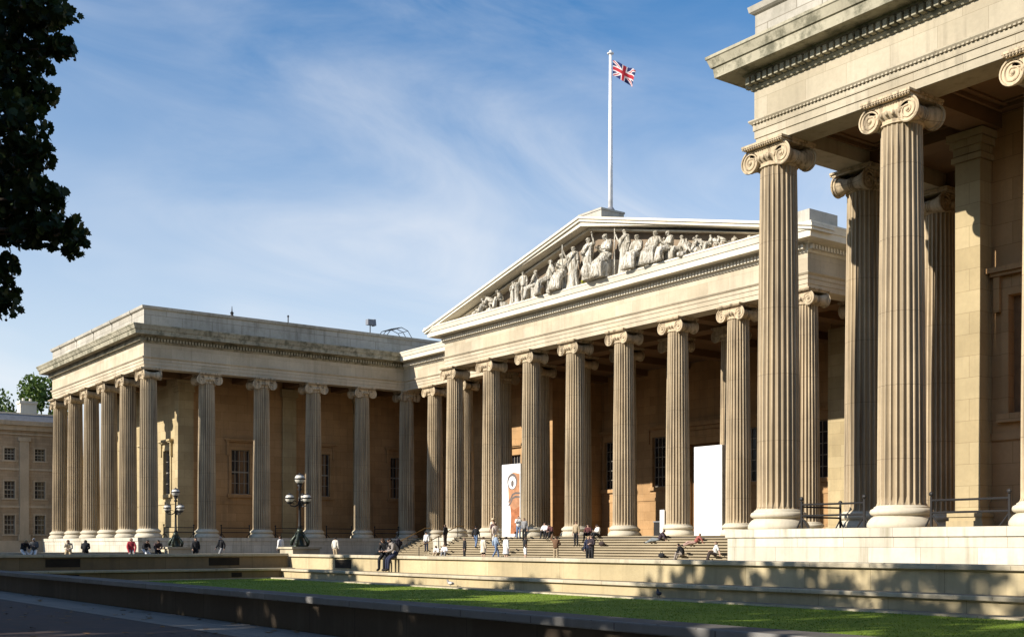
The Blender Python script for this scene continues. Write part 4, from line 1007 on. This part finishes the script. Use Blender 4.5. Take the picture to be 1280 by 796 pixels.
def body_of(name, seat):
    key = (name, round(seat, 2))
    if key not in BODY:
        P = pose(name, seat); me = body_mesh(P)
        vs = [tuple(v.co) for v in me.vertices]; fs = [tuple(p.vertices) for p in me.polygons]
        nr = [Vector(v.normal) for v in me.vertices]
        reg = []
        for p in me.polygons:
            c = p.center; best = None
            for a, b in EDGES:
                A, B = Vector(P[a]), Vector(P[b]); d = B - A; t = max(0, min(1, (c - A).dot(d) / d.length_squared))
                ra = RAD.get(a) or RAD[a[0]]; rb = RAD.get(b) or RAD[b[0]]
                q = (c - A - d * t).length / (ra + (rb - ra) * t)
                if best is None or q < best[0]: best = (q, REG[(a, b)])
            reg.append(best[1])
        bpy.data.meshes.remove(me)
        # nose, ears, fingers
        m = MB(); m.v = list(vs); m.f = list(fs); m.mi = [0] * len(fs)
        hd = Vector(P['head']); upv = vsub(P['top'], P['head']).normalized(); rt = Vector((1, 0, 0)); fw = upv.cross(rt) * -1
        if fw.y < 0: fw = -fw
        m.ball(hd + fw * .088 + upv * .01, .018, 6, 5, .8, 1, 1.5)
        for s in (-1, 1):
            m.ball(hd + rt * s * .084 + upv * .01, .022, 6, 5, .5, .8, 1.3)
            m.ball(hd + fw * .078 + rt * s * .032 + upv * .035, .011, 6, 4)
        m.ball(hd + fw * .08 - upv * .035, .016, 6, 4, 1.6, .6, .5)
        for sd, sg in (('L', -1), ('R', 1)):
            h = Vector(P['h' + sd]); d = vsub(P['h' + sd], P['w' + sd]).normalized(); sid = d.cross(Vector((0, 0, 1)))
            sid = sid.normalized() if sid.length > .1 else Vector((0, 1, 0)); cu = d.cross(sid).normalized()
            for k in range(4):
                b = h + sid * (.026 - .017 * k); ln = (.072, .082, .076, .06)[k]
                m.tube([b, b + d * ln * .6 + cu * .006, b + d * ln + cu * .028], [.010, .009, .006], 5)
            b = h - d * .03 + sid * .028; m.tube([b, b + sid * .022 + d * .03, b + sid * .02 + d * .06], [.012, .010, .007], 5)
        BODY[key] = (P, m, vs, fs, nr, reg, hd, upv, fw)
    return BODY[key]
CLM = {}
def cloth(c, rough=.85):
    k = tuple(c)
    if k not in CLM: CLM[k] = plain('cloth_%d' % len(CLM), c, rough, 0, .18, 8)
    return CLM[k]
def shell(name, src, regs, off, mat, parent, cond=None):
    P, mb, vs, fs, nr, reg, *_ = src
    use = [i for i, r in enumerate(reg) if r in regs and (cond is None or cond(i))]
    mp = {}; m = MB()
    for i in use:
        q = []
        for v in fs[i]:
            if v not in mp: mp[v] = len(m.v); p = Vector(vs[v]) + nr[v] * off; m.v.append(tuple(p))
            q.append(mp[v])
        m.f.append(tuple(q)); m.mi.append(0)
    if not m.f: return None
    o = m.build(name, mat, parent, True)
    sd = o.modifiers.new('t', 'SOLIDIFY'); sd.thickness = off * .8; sd.offset = -1
    return o
HAIR = {'brown': (.06, .035, .02), 'black': (.015, .013, .012), 'fair': (.42, .30, .14), 'grey': (.42, .40, .37)}
def person(loc, face, pz, label, top, bottom, hair='brown', seat=.45, sleeve=True, shorts=False, h=1.0, skirt=None, bag=None, dark=False, hat=None, coat=None, group=None, long_hair=False, cap=None):
    """face = direction the person looks to, degrees from +x towards +y"""
    src = body_of(pz, seat); P, mb, vs, fs, nr, reg, hd, upv, fw = src
    root = empty('person', loc, R(face - 90)); root.scale = (h, h, h); tag(root, label, 'person', group)
    key = ('mesh', pz, round(seat, 2), dark)
    if key not in BODY:
        o = mb.build('body', M['skin_dark' if dark else 'skin'], root, True); BODY[key] = o.data
    else:
        o = bpy.data.objects.new('body', BODY[key]); COL.objects.link(o); o.parent = root
    shell('shirt', src, ('torso', 'uarm', 'larm') if sleeve else ('torso', 'uarm'), .022, cloth(top), root)
    legs = ('hips', 'thigh') if shorts else ('hips', 'thigh', 'shin')
    if not skirt: shell('shorts' if shorts else 'trousers', src, legs, .020, cloth(bottom), root)
    else:
        shell('leggings', src, ('hips', 'thigh'), .012, cloth(bottom), root)
        m = MB(); pz_ = Vector(P['pelvis']); n = 20; vv = []
        for i, (z, r) in enumerate(((.16, .15), (0, .185), (-.22, .21), (-skirt, .25))):
            for k in range(n): a = 2 * math.pi * k / n; rr = r * (1 + .05 * math.sin(5 * a) * i / 3); vv.append((pz_.x + rr * math.cos(a), pz_.y + rr * .8 * math.sin(a), pz_.z + z))
        m.add(vv, [(i * n + k, i * n + (k + 1) % n, (i + 1) * n + (k + 1) % n, (i + 1) * n + k) for i in range(3) for k in range(n)]); m.build('skirt', cloth(top if coat is None else coat), root, True)
    shell('shoes', src, ('foot',), .016, cloth((.03, .026, .024)), root)
    def hc(i):
        c = sum((Vector(vs[v]) for v in fs[i]), Vector()) / len(fs[i]) - hd
        return c.dot(upv) > .045 - (.0 if c.dot(fw) > .02 else .09 if not long_hair else .16) and c.dot(fw) < .075
    shell('hair', src, ('head',), .020, cloth(HAIR[hair]), root, hc)
    if hat:
        m = MB(); c = hd + upv * .075
        m.lathe([(.17, -.005), (.175, .0), (.105, .012), (.10, .07), (.07, .10), (.01, .11)], 16, tuple(c)); m.build('hat', cloth(hat), root, True)
    if bag:
        m = MB(); ch = Vector(P['chest']); sp = Vector(P['spine']); d = (ch - sp).normalized(); bk = Vector((0, -1, 0)) + Vector((0, 0, d.y)); bk.normalize()
        c = (ch + sp) / 2 + bk * .21
        m.ball(tuple(c), .19, 12, 8, .85, .62, 1.25)
        m.ball(tuple(c + bk * .10 - d * .06), .10, 10, 6, 1, .7, 1.0)
        for s in (-1, 1): m.tube([c + Vector((s * .10, 0, .16)), ch + Vector((s * .12, .02, .14)), ch + Vector((s * .13, .155, -.02)), sp + Vector((s * .13, .06, -.08)), c + Vector((s * .10, 0, -.16))], .018, 6)
        m.build('backpack', cloth(bag), root, True)
    return root
BLK, NAVY, DKB, JEAN, WHT, CRM, GRY, KHA, BRN, RED = (.02, .02, .022), (.025, .03, .06), (.05, .035, .03), (.12, .18, .30), (.78, .77, .74), (.66, .58, .44), (.25, .25, .25), (.38, .30, .19), (.16, .09, .05), (.42, .05, .06)
def st(k): return -RI * k                        # tread heights, k = 0 at the stylobate
def sy(k, f=.5): return PY - 1.3 - TR * (k - f)    # y on tread k of the portico front
zs_ = lambda k: -RI * k
WC = -1.0
# the pair on the sunlit wall
person((-14.75, -7.55, WC - .70 + .012), -62, 'sitlean', 'person in black hunched over on the sunlit wall, left of a companion with a backpack', BLK, BLK, 'brown', seat=.70)
person((-13.95, -7.55, WC - .70 + .012), -100, 'sitlean', 'person with a dark backpack sitting on the sunlit wall with light sleeves', (.32, .28, .25), NAVY, 'black', seat=.70, bag=(.025, .02, .025))
# by the left hand steps
person((-56.6, 20.83, -1.19), -60, 'stand', 'man in white shirt and dark trousers standing by the brass handrail', WHT, NAVY, 'black', sleeve=True)
person((-48.3, sy(4), zs_(4)), 200, 'stand', 'person in dark clothes standing at the left end of the steps above two seated visitors', BLK, DKB, 'brown')
person((-47.1, 15.9, ZF), -70, 'sitlean', 'seated visitor in white on the bottom steps, nearer the handrail', WHT, KHA, 'brown', seat=.34)
person((-46.2, 15.9, ZF), -50, 'sit', 'seated visitor in white on the bottom steps, nearer the first portico column', WHT, GRY, 'black', seat=.34)
person((-39.5, 13.2, ZF), 250, 'stand', 'lone figure in black from head to foot standing in front of the steps', BLK, BLK, 'brown', h=.96)
# group in front of the eye panel
person((-43.6, sy(5), zs_(5)), 120, 'walk', 'person in dark jacket climbing the steps at the left of the busy group', BLK, JEAN, 'black')
person((-42.9, sy(2), zs_(2)), -55, 'stand', 'person in a cream top and pale hat standing high on the steps', CRM, KHA, 'fair', hat=(.62, .52, .34))
person((-42.3, sy(3), zs_(3)), -40, 'crossed', 'person with arms folded in dark patterned top under the cream topped visitor', (.10, .06, .06), BLK, 'black')
person((-41.6, sy(4), zs_(4)), 160, 'walk', 'person in a pale top and white trousers stepping down behind the white coat', (.60, .50, .42), WHT, 'brown')
person((-37.1, 13.1, ZF), 100, 'stand', 'woman in a long cream coat and black trousers at the foot of the steps', CRM, BLK, 'brown', skirt=.34, long_hair=True)
person((-40.2, sy(1), zs_(1)), -30, 'camera', 'person in a white shirt raising a camera near the eye panel', WHT, JEAN, 'black')
person((-38.55, 15.2, zs_(9)), 80, 'walk', 'person in blue denim walking up in front of the eye panel', (.26, .33, .42), JEAN, 'fair')
person((-39.0, sy(2), zs_(2)), -60, 'stand', 'slim person in grey with raised arm just right of the photographer', GRY, BLK, 'black')
person((-34.6, 13.2, ZF), 95, 'stand', 'woman in a white dress with dark long hair facing the steps', WHT, WHT, 'black', skirt=.42, long_hair=True)
person((-36.9, PY - 1.62, -.17), -60, 'sit', 'visitor in a white top sitting against the column base right of the eye panel', WHT, BLK, 'black', seat=.34)
person((-36.1, PY - 1.62, -.17), -80, 'sitlean', 'visitor in dark maroon bending forward beside the column base', (.12, .05, .05), BLK, 'black', seat=.34)
person((-32.5, 13.2, ZF), 70, 'hips', 'youth in a dark top and white shorts at the foot of the steps', BLK, WHT, 'black', shorts=True, sleeve=False)
person((-29.3, 13.2, ZF), 120, 'raise', 'person in brown lifting one arm at the foot of the steps', BRN, KHA, 'brown')
person((-32.3, sy(4), zs_(4)), -70, 'stand', 'man in beige jacket and black trousers standing alone halfway up the steps', KHA, BLK, 'brown')
person((-23.75, 11.2, ZF), -40, 'stand', 'person in navy jacket, left half of the couple in the forecourt', NAVY, BLK, 'fair', h=.98)
person((-23.15, 10.9, ZF), -80, 'crossed', 'person in dark jacket, right half of the couple in the forecourt', (.04, .03, .035), BLK, 'black', h=1.02)
person((-31.4, sy(1) + .05, zs_(1) - .34 + .17), -100, 'sitread', 'visitor with white sleeves reading against the central column base', (.70, .66, .60), BLK, 'black', seat=.34)
person((-32.4, sy(1) + .05, zs_(1) - .34 + .17), -60, 'sit', 'visitor in dark red shade sitting left of the reader on the top step', (.10, .035, .035), BLK, 'black', seat=.34)
person((-25.1, sy(2), zs_(3)), 215, 'recline', 'person in dark top reclining with grey legs stretched along the steps', (.05, .035, .045), (.20, .22, .22), 'black', seat=.17)
person((-21.6, sy(3), zs_(4)), 240, 'recline', 'small reclining visitor in dull red on the steps below the plain panel', (.30, .10, .08), (.45, .30, .24), 'brown', seat=.17, h=.9)
person((-20.8, sy(8), zs_(9)), 200, 'sitlean', 'person in black bending over a bag near the bottom of the steps', BLK, (.30, .26, .22), 'black', seat=.34)
person((-18.2, sy(8), zs_(9)), 235, 'sitside', 'man in a pale grey tee shirt leaning on one arm near the steps bottom', (.62, .62, .58), DKB, 'brown', seat=.34, sleeve=False)
# the row on the low wall across the central path
XW = -41.85
for (y, f, pz, lab, tp, bt, hr, kw) in (
    (-15.5, 20, 'sitlean', 'fair haired visitor in black and white, leftmost on the low wall', BLK, WHT, 'fair', {}),
    (-14.9, -30, 'sitread', 'grey haired visitor in black reading on the low wall beside the fair haired one', (.10, .10, .10), WHT, 'grey', {}),
    (-13.0, -20, 'sitlean', 'brown haired visitor in a cream top sitting alone on the low wall', CRM, KHA, 'brown', dict(long_hair=True)),
    (-12.05, 160, 'sitlean', 'hunched visitor in black with long dark hair sitting with back turned on the low wall', BLK, BLK, 'black', dict(long_hair=True)),
    (-9.35, -10, 'sit', 'visitor in a red jacket sitting on the low wall', RED, GRY, 'brown', {}),
    (-8.55, 20, 'sitlean', 'visitor in black over white leaning forward beside the red jacket', BLK, WHT, 'black', {}),
    (-7.75, -10, 'sitlean', 'visitor in dark clothes stooping right below the far lamp post', (.07, .05, .05), BLK, 'black', {})):
    person((XW, y, WC - .70 + .012), f, pz, lab, tp, bt, hr, seat=.70, **kw)
person((-41.2, -5.6, ZF), -20, 'walk', 'visitor in black walking past the pedestal of the far lamp post', BLK, BLK, 'black', h=.93)
person((-41.4, -3.9, ZF), -75, 'walk', 'white haired man in a black jacket strolling along the central path', BLK, GRY, 'grey', h=.98)
person((-41.3, .1, ZF), 200, 'stand', 'person in white with a dark front standing before the left wing', WHT, BLK, 'brown')
person((-41.2, 4.0, ZF), 120, 'stand', 'person in a pale top with dark hair near the front lamp post in the forecourt', (.66, .62, .52), KHA, 'black', h=.97)

# bags on the steps
def bag(loc, label, c, s=1.0):
    t = tag(empty('bag', loc), label, 'bag'); m = MB(); m.ball((0, 0, .16 * s), .2 * s, 12, 8, 1.2, .7, .8); m.build('bag_body', cloth(c), t, True)
    m = MB(); m.tube([(-.14 * s, 0, .26 * s), (-.06 * s, 0, .40 * s), (.06 * s, 0, .40 * s), (.14 * s, 0, .26 * s)], .015, 6); m.build('handle', cloth(c), t, True)
bag((-22.6, sy(8), zs_(8)), 'small black bag left alone near the bottom of the steps', BLK)
bag((-30.6, sy(6), zs_(6)), 'dark bag lying on the middle steps right of the standing man', BLK, 1.1)
bag((-29.7, sy(4), zs_(4)), 'dark folded jacket and bag on the upper middle steps', DKB, 1.1)

# pigeons
def pigeon(loc, rz, label, dark):
    t = tag(empty('pigeon', loc, R(rz)), label, 'bird'); m = MB()
    m.tube([(-.17, 0, .10), (-.10, 0, .12), (0, 0, .13), (.08, 0, .15), (.12, 0, .21), (.135, 0, .25), (.155, 0, .245), (.185, 0, .235)], [.018, .05, .068, .058, .035, .030, .018, .004], 10)
    for s in (-1, 1):
        m.tube([(0, s * .025, .08), (.005, s * .025, .015), (.0, s * .025, .004), (.04, s * .028, .004)], .006, 5)
    m.build('body', plain('pigeon_grey', (.04, .04, .05) if dark else (.25, .24, .24), .6), t, True)
    m = MB()
    for s in (-1, 1): m.ball((-.03, s * .055, .135), .075, 10, 6, 1.35, .25, .6)
    m.build('wing', plain('pigeon_wing', (.05, .05, .06) if dark else (.6, .58, .55), .6), t, True)
pigeon((-8.24, -8.62, ZL + .05), 200, 'pigeon with pale wings on the stone margin below the sunlit wall', False)
pigeon((2.9, -8.65, ZL + .05), 150, 'dark pigeon on the stone margin near the dappled part of the wall', True)

# ------------------------------------------------------------------ carved figures in the pediment
SG = 'carved figures standing in the pediment'
def statue(x, hgt, pz, rot, label, robe=None, seat=.45, seatbox=None, staff=False, extra=None, y=18.75):
    root = empty('statue', (CX + x, y, 17.05), R(rot)); tag(root, label, 'statue', SG)
    src = body_of(pz, seat); P, mb, vs, fs, nr, reg, hd, upv, fw = src
    top = max(q[2] for q in mb.v); k = hgt / top; root.scale = (k, k, k)
    me_key = ('statue', pz, round(seat, 2))
    if me_key not in BODY: BODY[me_key] = mb.build('body', M['statue'], root, True).data
    else: o = bpy.data.objects.new('body', BODY[me_key]); COL.objects.link(o); o.parent = root
    shell('drapery', src, ('torso', 'uarm'), .035, M['statue'], root)
    shell('carved_hair', src, ('head',), .030, M['statue'], root, lambda i: (sum((Vector(vs[v]) for v in fs[i]), Vector()) / len(fs[i]) - hd).dot(upv * 1.0 - fw * .5) > .02)
    rnd = random.Random(int(x * 100) + 7)
    if robe == 'stand':
        m = MB(); n = 36; vv = []; pv = Vector(P['spine'])
        prof = [(pv.z + .06, .145), (.95, .18), (.70, .20), (.40, .23), (.15, .26), (0.01, .28)]
        for i, (z, r) in enumerate(prof):
            for q in range(n):
                a = 2 * math.pi * q / n; rr = r * (1 + (.03 + .10 * i / 5) * math.sin(9 * a + .8 * math.sin(2 * z * 3)) * (.7 + .3 * math.sin(3 * a)))
                vv.append((rr * math.cos(a), rr * .85 * math.sin(a) + .02, z))
        m.add(vv, [(i * n + q, i * n + (q + 1) % n, (i + 1) * n + (q + 1) % n, (i + 1) * n + q) for i in range(len(prof) - 1) for q in range(n)]); m.build('robe', M['statue'], root, True)
        m = MB()                                # mantle over the shoulder
        m.tube([(-.18, .06, 1.42), (-.05, .17, 1.30), (.10, .17, 1.10), (.22, .05, .98), (.24, -.08, .70), (.25, -.08, .35)], [.05, .055, .06, .07, .07, .04], 8); m.build('mantle', M['statue'], root, True)
    if robe == 'sit':
        m = MB(); K = [Vector(P['kL']), Vector(P['kR'])]; pv = Vector(P['pelvis'])
        n = 18; vv = []
        secs = [(pv + Vector((0, 0, .10)), .20, .17), ((pv + (K[0] + K[1]) / 2) / 2 + Vector((0, 0, .02)), .25, .15), ((K[0] + K[1]) / 2 + Vector((0, .02, .01)), .26, .13)]
        kz = (K[0] + K[1]) / 2
        for f in (.35, .7, 1.0): secs.append((Vector((0, kz.y + .06 + .06 * f, max(.02, kz.z * (1 - f)))), .25 + .06 * f, .12))
        for i, (c, rx, ry) in enumerate(secs):
            d = (secs[min(i + 1, len(secs) - 1)][0] - secs[max(i - 1, 0)][0]).normalized(); vvx = Vector((1, 0, 0)); wv = d.cross(vvx).normalized()
            for q in range(n):
                a = 2 * math.pi * q / n; f = 1 + .14 * math.sin(5 * a + i * .7); vv.append(tuple(c + vvx * rx * f * math.cos(a) + wv * ry * f * math.sin(a)))
        m.add(vv, [(i * n + q, i * n + (q + 1) % n, (i + 1) * n + (q + 1) % n, (i + 1) * n + q) for i in range(len(secs) - 1) for q in range(n)] + [tuple(range(n)), tuple((len(secs) - 1) * n + q for q in range(n))]); m.build('robe', M['statue'], root, True)
    if seatbox:
        m = MB(); m.box(-.26, -.30, 0, .26, .16, seat - .02); m.build('carved_seat', M['statue'], root)
    if staff:
        m = MB(); hx = P['hR']; m.tube([(hx[0] + .03, hx[1] + .03, 0), (hx[0] + .03, hx[1] + .03, 1.80)], .022, 6); m.build('staff', M['statue'], root)
    if extra: extra(root, P)
    return root
def x_globe(root, P): m = MB(); m.ball((.34, .45, .30), .28, 14, 10); m.lathe([(.2, 0), (.24, .04), (.12, .08)], 12, (.34, .45, 0)); m.build('carved_globe', M['statue'], root, True)
def x_box(root, P): m = MB(); m.box(-.42, .20, 0, -.02, .50, .40); m.box(-.38, .24, .40, -.06, .46, .46); m.build('carved_chest', M['statue'], root)
def x_drape(root, P): m = MB(); m.tube([(.2, -.1, .9), (.3, -.2, .55), (.55, -.15, .3), (.85, .05, .12)], [.06, .12, .14, .06], 10); m.build('carved_cloth', M['statue'], root, True)
def x_pillar(root, P): m = MB(); m.lathe([(.20, 0), (.20, .06), (.14, .09), (.13, 1.0), (.19, 1.05), (.19, 1.12)], 14, (.36, .1, 0)); m.build('carved_pillar', M['statue'], root, True)
def x_rock(root, P):
    m = MB(); rnd = random.Random(4)
    for k in range(7): m.ball((rnd.uniform(-.4, .4), rnd.uniform(-.1, .35), .06), rnd.uniform(.10, .2), 8, 6, 1.3, 1, .8)
    m.build('carved_rocks', M['statue'], root, True)
def x_wing(root, P): m = MB(); m.prism_y([(.1, 1.30), (.30, 1.42), (.55, 1.20), (.62, .75), (.5, .5), (.35, .85), (.2, 1.0)], -.16, -.10); m.build('carved_wing', M['statue'], root)
statue(-13.7, .62, 'recline', 180, 'reclining stone figure in the far left tip of the pediment', seat=.12)
statue(-12.2, .85, 'crouch', -90, 'crouching stone figure second from the left tip of the pediment', extra=x_rock)
statue(-10.9, 1.30, 'crouch', 100, 'bent stone figure facing left between crouching and kneeling figures', extra=x_rock)
statue(-9.75, 1.38, 'sitlean', 150, 'seated stone figure leaning over beside a bent figure in the left half', robe='sit', seat=.4, seatbox=True)
statue(-8.4, 1.80, 'crossed', 160, 'draped stone figure with a spread wing in the left half of the pediment', robe='stand', extra=x_wing)
statue(-7.1, 2.25, 'hips', 200, 'standing stone man with hand on hip in the left half of the pediment', robe=None, extra=x_pillar)
statue(-5.6, 2.10, 'sit', 120, 'seated stone figure turned away with a broad draped back', robe='sit', seat=.55, seatbox=True, extra=x_drape)
statue(-3.95, 2.45, 'sitside', 150, 'seated stone figure propped on one arm left of the helmeted pair', robe='sit', seat=.55, seatbox=True)
statue(-2.5, 2.65, 'sitread', 190, 'tall seated stone woman in deep folds beside the staff bearer', robe='sit', seat=.62, seatbox=True, extra=x_rock)
statue(-1.35, 2.9, 'staff', 190, 'standing stone figure gripping a staff left of the central robed figure', robe='stand', staff=True)
statue(.15, 3.55, 'raise', 180, 'tallest robed stone figure at the centre of the pediment', robe='stand', y=18.85)
statue(2.2, 3.0, 'sitread', 170, 'massive seated stone figure with a carved chest and globe right of centre', robe='sit', seat=.62, seatbox=True, extra=lambda r, p: (x_box(r, p), x_globe(r, p)))
statue(3.95, 2.95, 'staff', 170, 'standing stone figure with a tall staff right of the massive seated one', robe='stand', staff=True)
statue(5.1, 2.35, 'sit', 190, 'seated stone figure facing forward right of the second staff bearer', robe='sit', seat=.5, seatbox=True)
statue(6.6, 2.25, 'sitside', 200, 'seated stone figure with drapery trailing across its knees', robe='sit', seat=.5, seatbox=True, extra=x_drape)
statue(8.1, 1.95, 'sitread', 160, 'seated stone figure bending over a tablet in the right half', robe='sit', seat=.42, seatbox=True)
statue(9.7, 1.28, 'recline', 240, 'long reclining stone figure in the right half of the pediment', seat=.16, extra=x_rock)
statue(11.0, 1.02, 'crouch', 120, 'small crouching stone figure right of the long reclining one', extra=x_rock)
statue(12.1, .86, 'crouch', 60, 'smallest crouching stone figure near the right tip of the pediment')
statue(13.4, .60, 'recline', 200, 'reclining stone figure filling the right tip of the pediment', seat=.12)
statue(-13.0, .70, 'crouch', 70, 'small crouching stone figure beside the reclining one at the left tip', y=18.85)
statue(-11.6, 1.08, 'sitlean', 140, 'low seated stone figure between the two crouching ones at left', seat=.3, robe='sit', y=18.6)
statue(7.35, 1.75, 'crossed', 200, 'small standing stone figure behind the trailing drapery in the right half', robe='stand', y=19.0)
statue(8.95, 1.50, 'sitside', 150, 'low seated stone figure leaning on one arm before the long reclining one', robe='sit', seat=.35, y=18.9)
statue(10.4, 1.16, 'sitlean', 210, 'low bowed stone figure beside the small crouching one in the right half', robe='sit', seat=.3, y=18.95)
statue(11.6, .98, 'sit', 150, 'little upright stone figure between two crouching ones near the right tip', seat=.35, robe='sit')
statue(12.8, .74, 'crouch', 100, 'tiny crouching stone figure just before the right tip of the pediment', y=18.65)
statue(14.6, .44, 'recline', 200, 'last and lowest stone figure squeezed in the right corner of the pediment', seat=.1)
# weed growing on the pediment floor
t = tag(empty('weed_tuft', (CX + .3, 18.25, 17.04)), 'yellow green weed growing at the feet of the tallest carved figure', 'plant')
leaf_cloud('leaves', plain('weed_leaf', (.30, .30, .03), .8), [((0, 0, .16), (.20, .15, .16), 60)], .12, t, False, 5)
m = MB()
for k in range(4): m.tube([(0, 0, 0), (.12 * math.cos(k * 1.6), .1 * math.sin(k * 1.6), .26)], .008, 4)
m.build('stem', plain('weed_stem', (.15, .18, .03), .8), t)
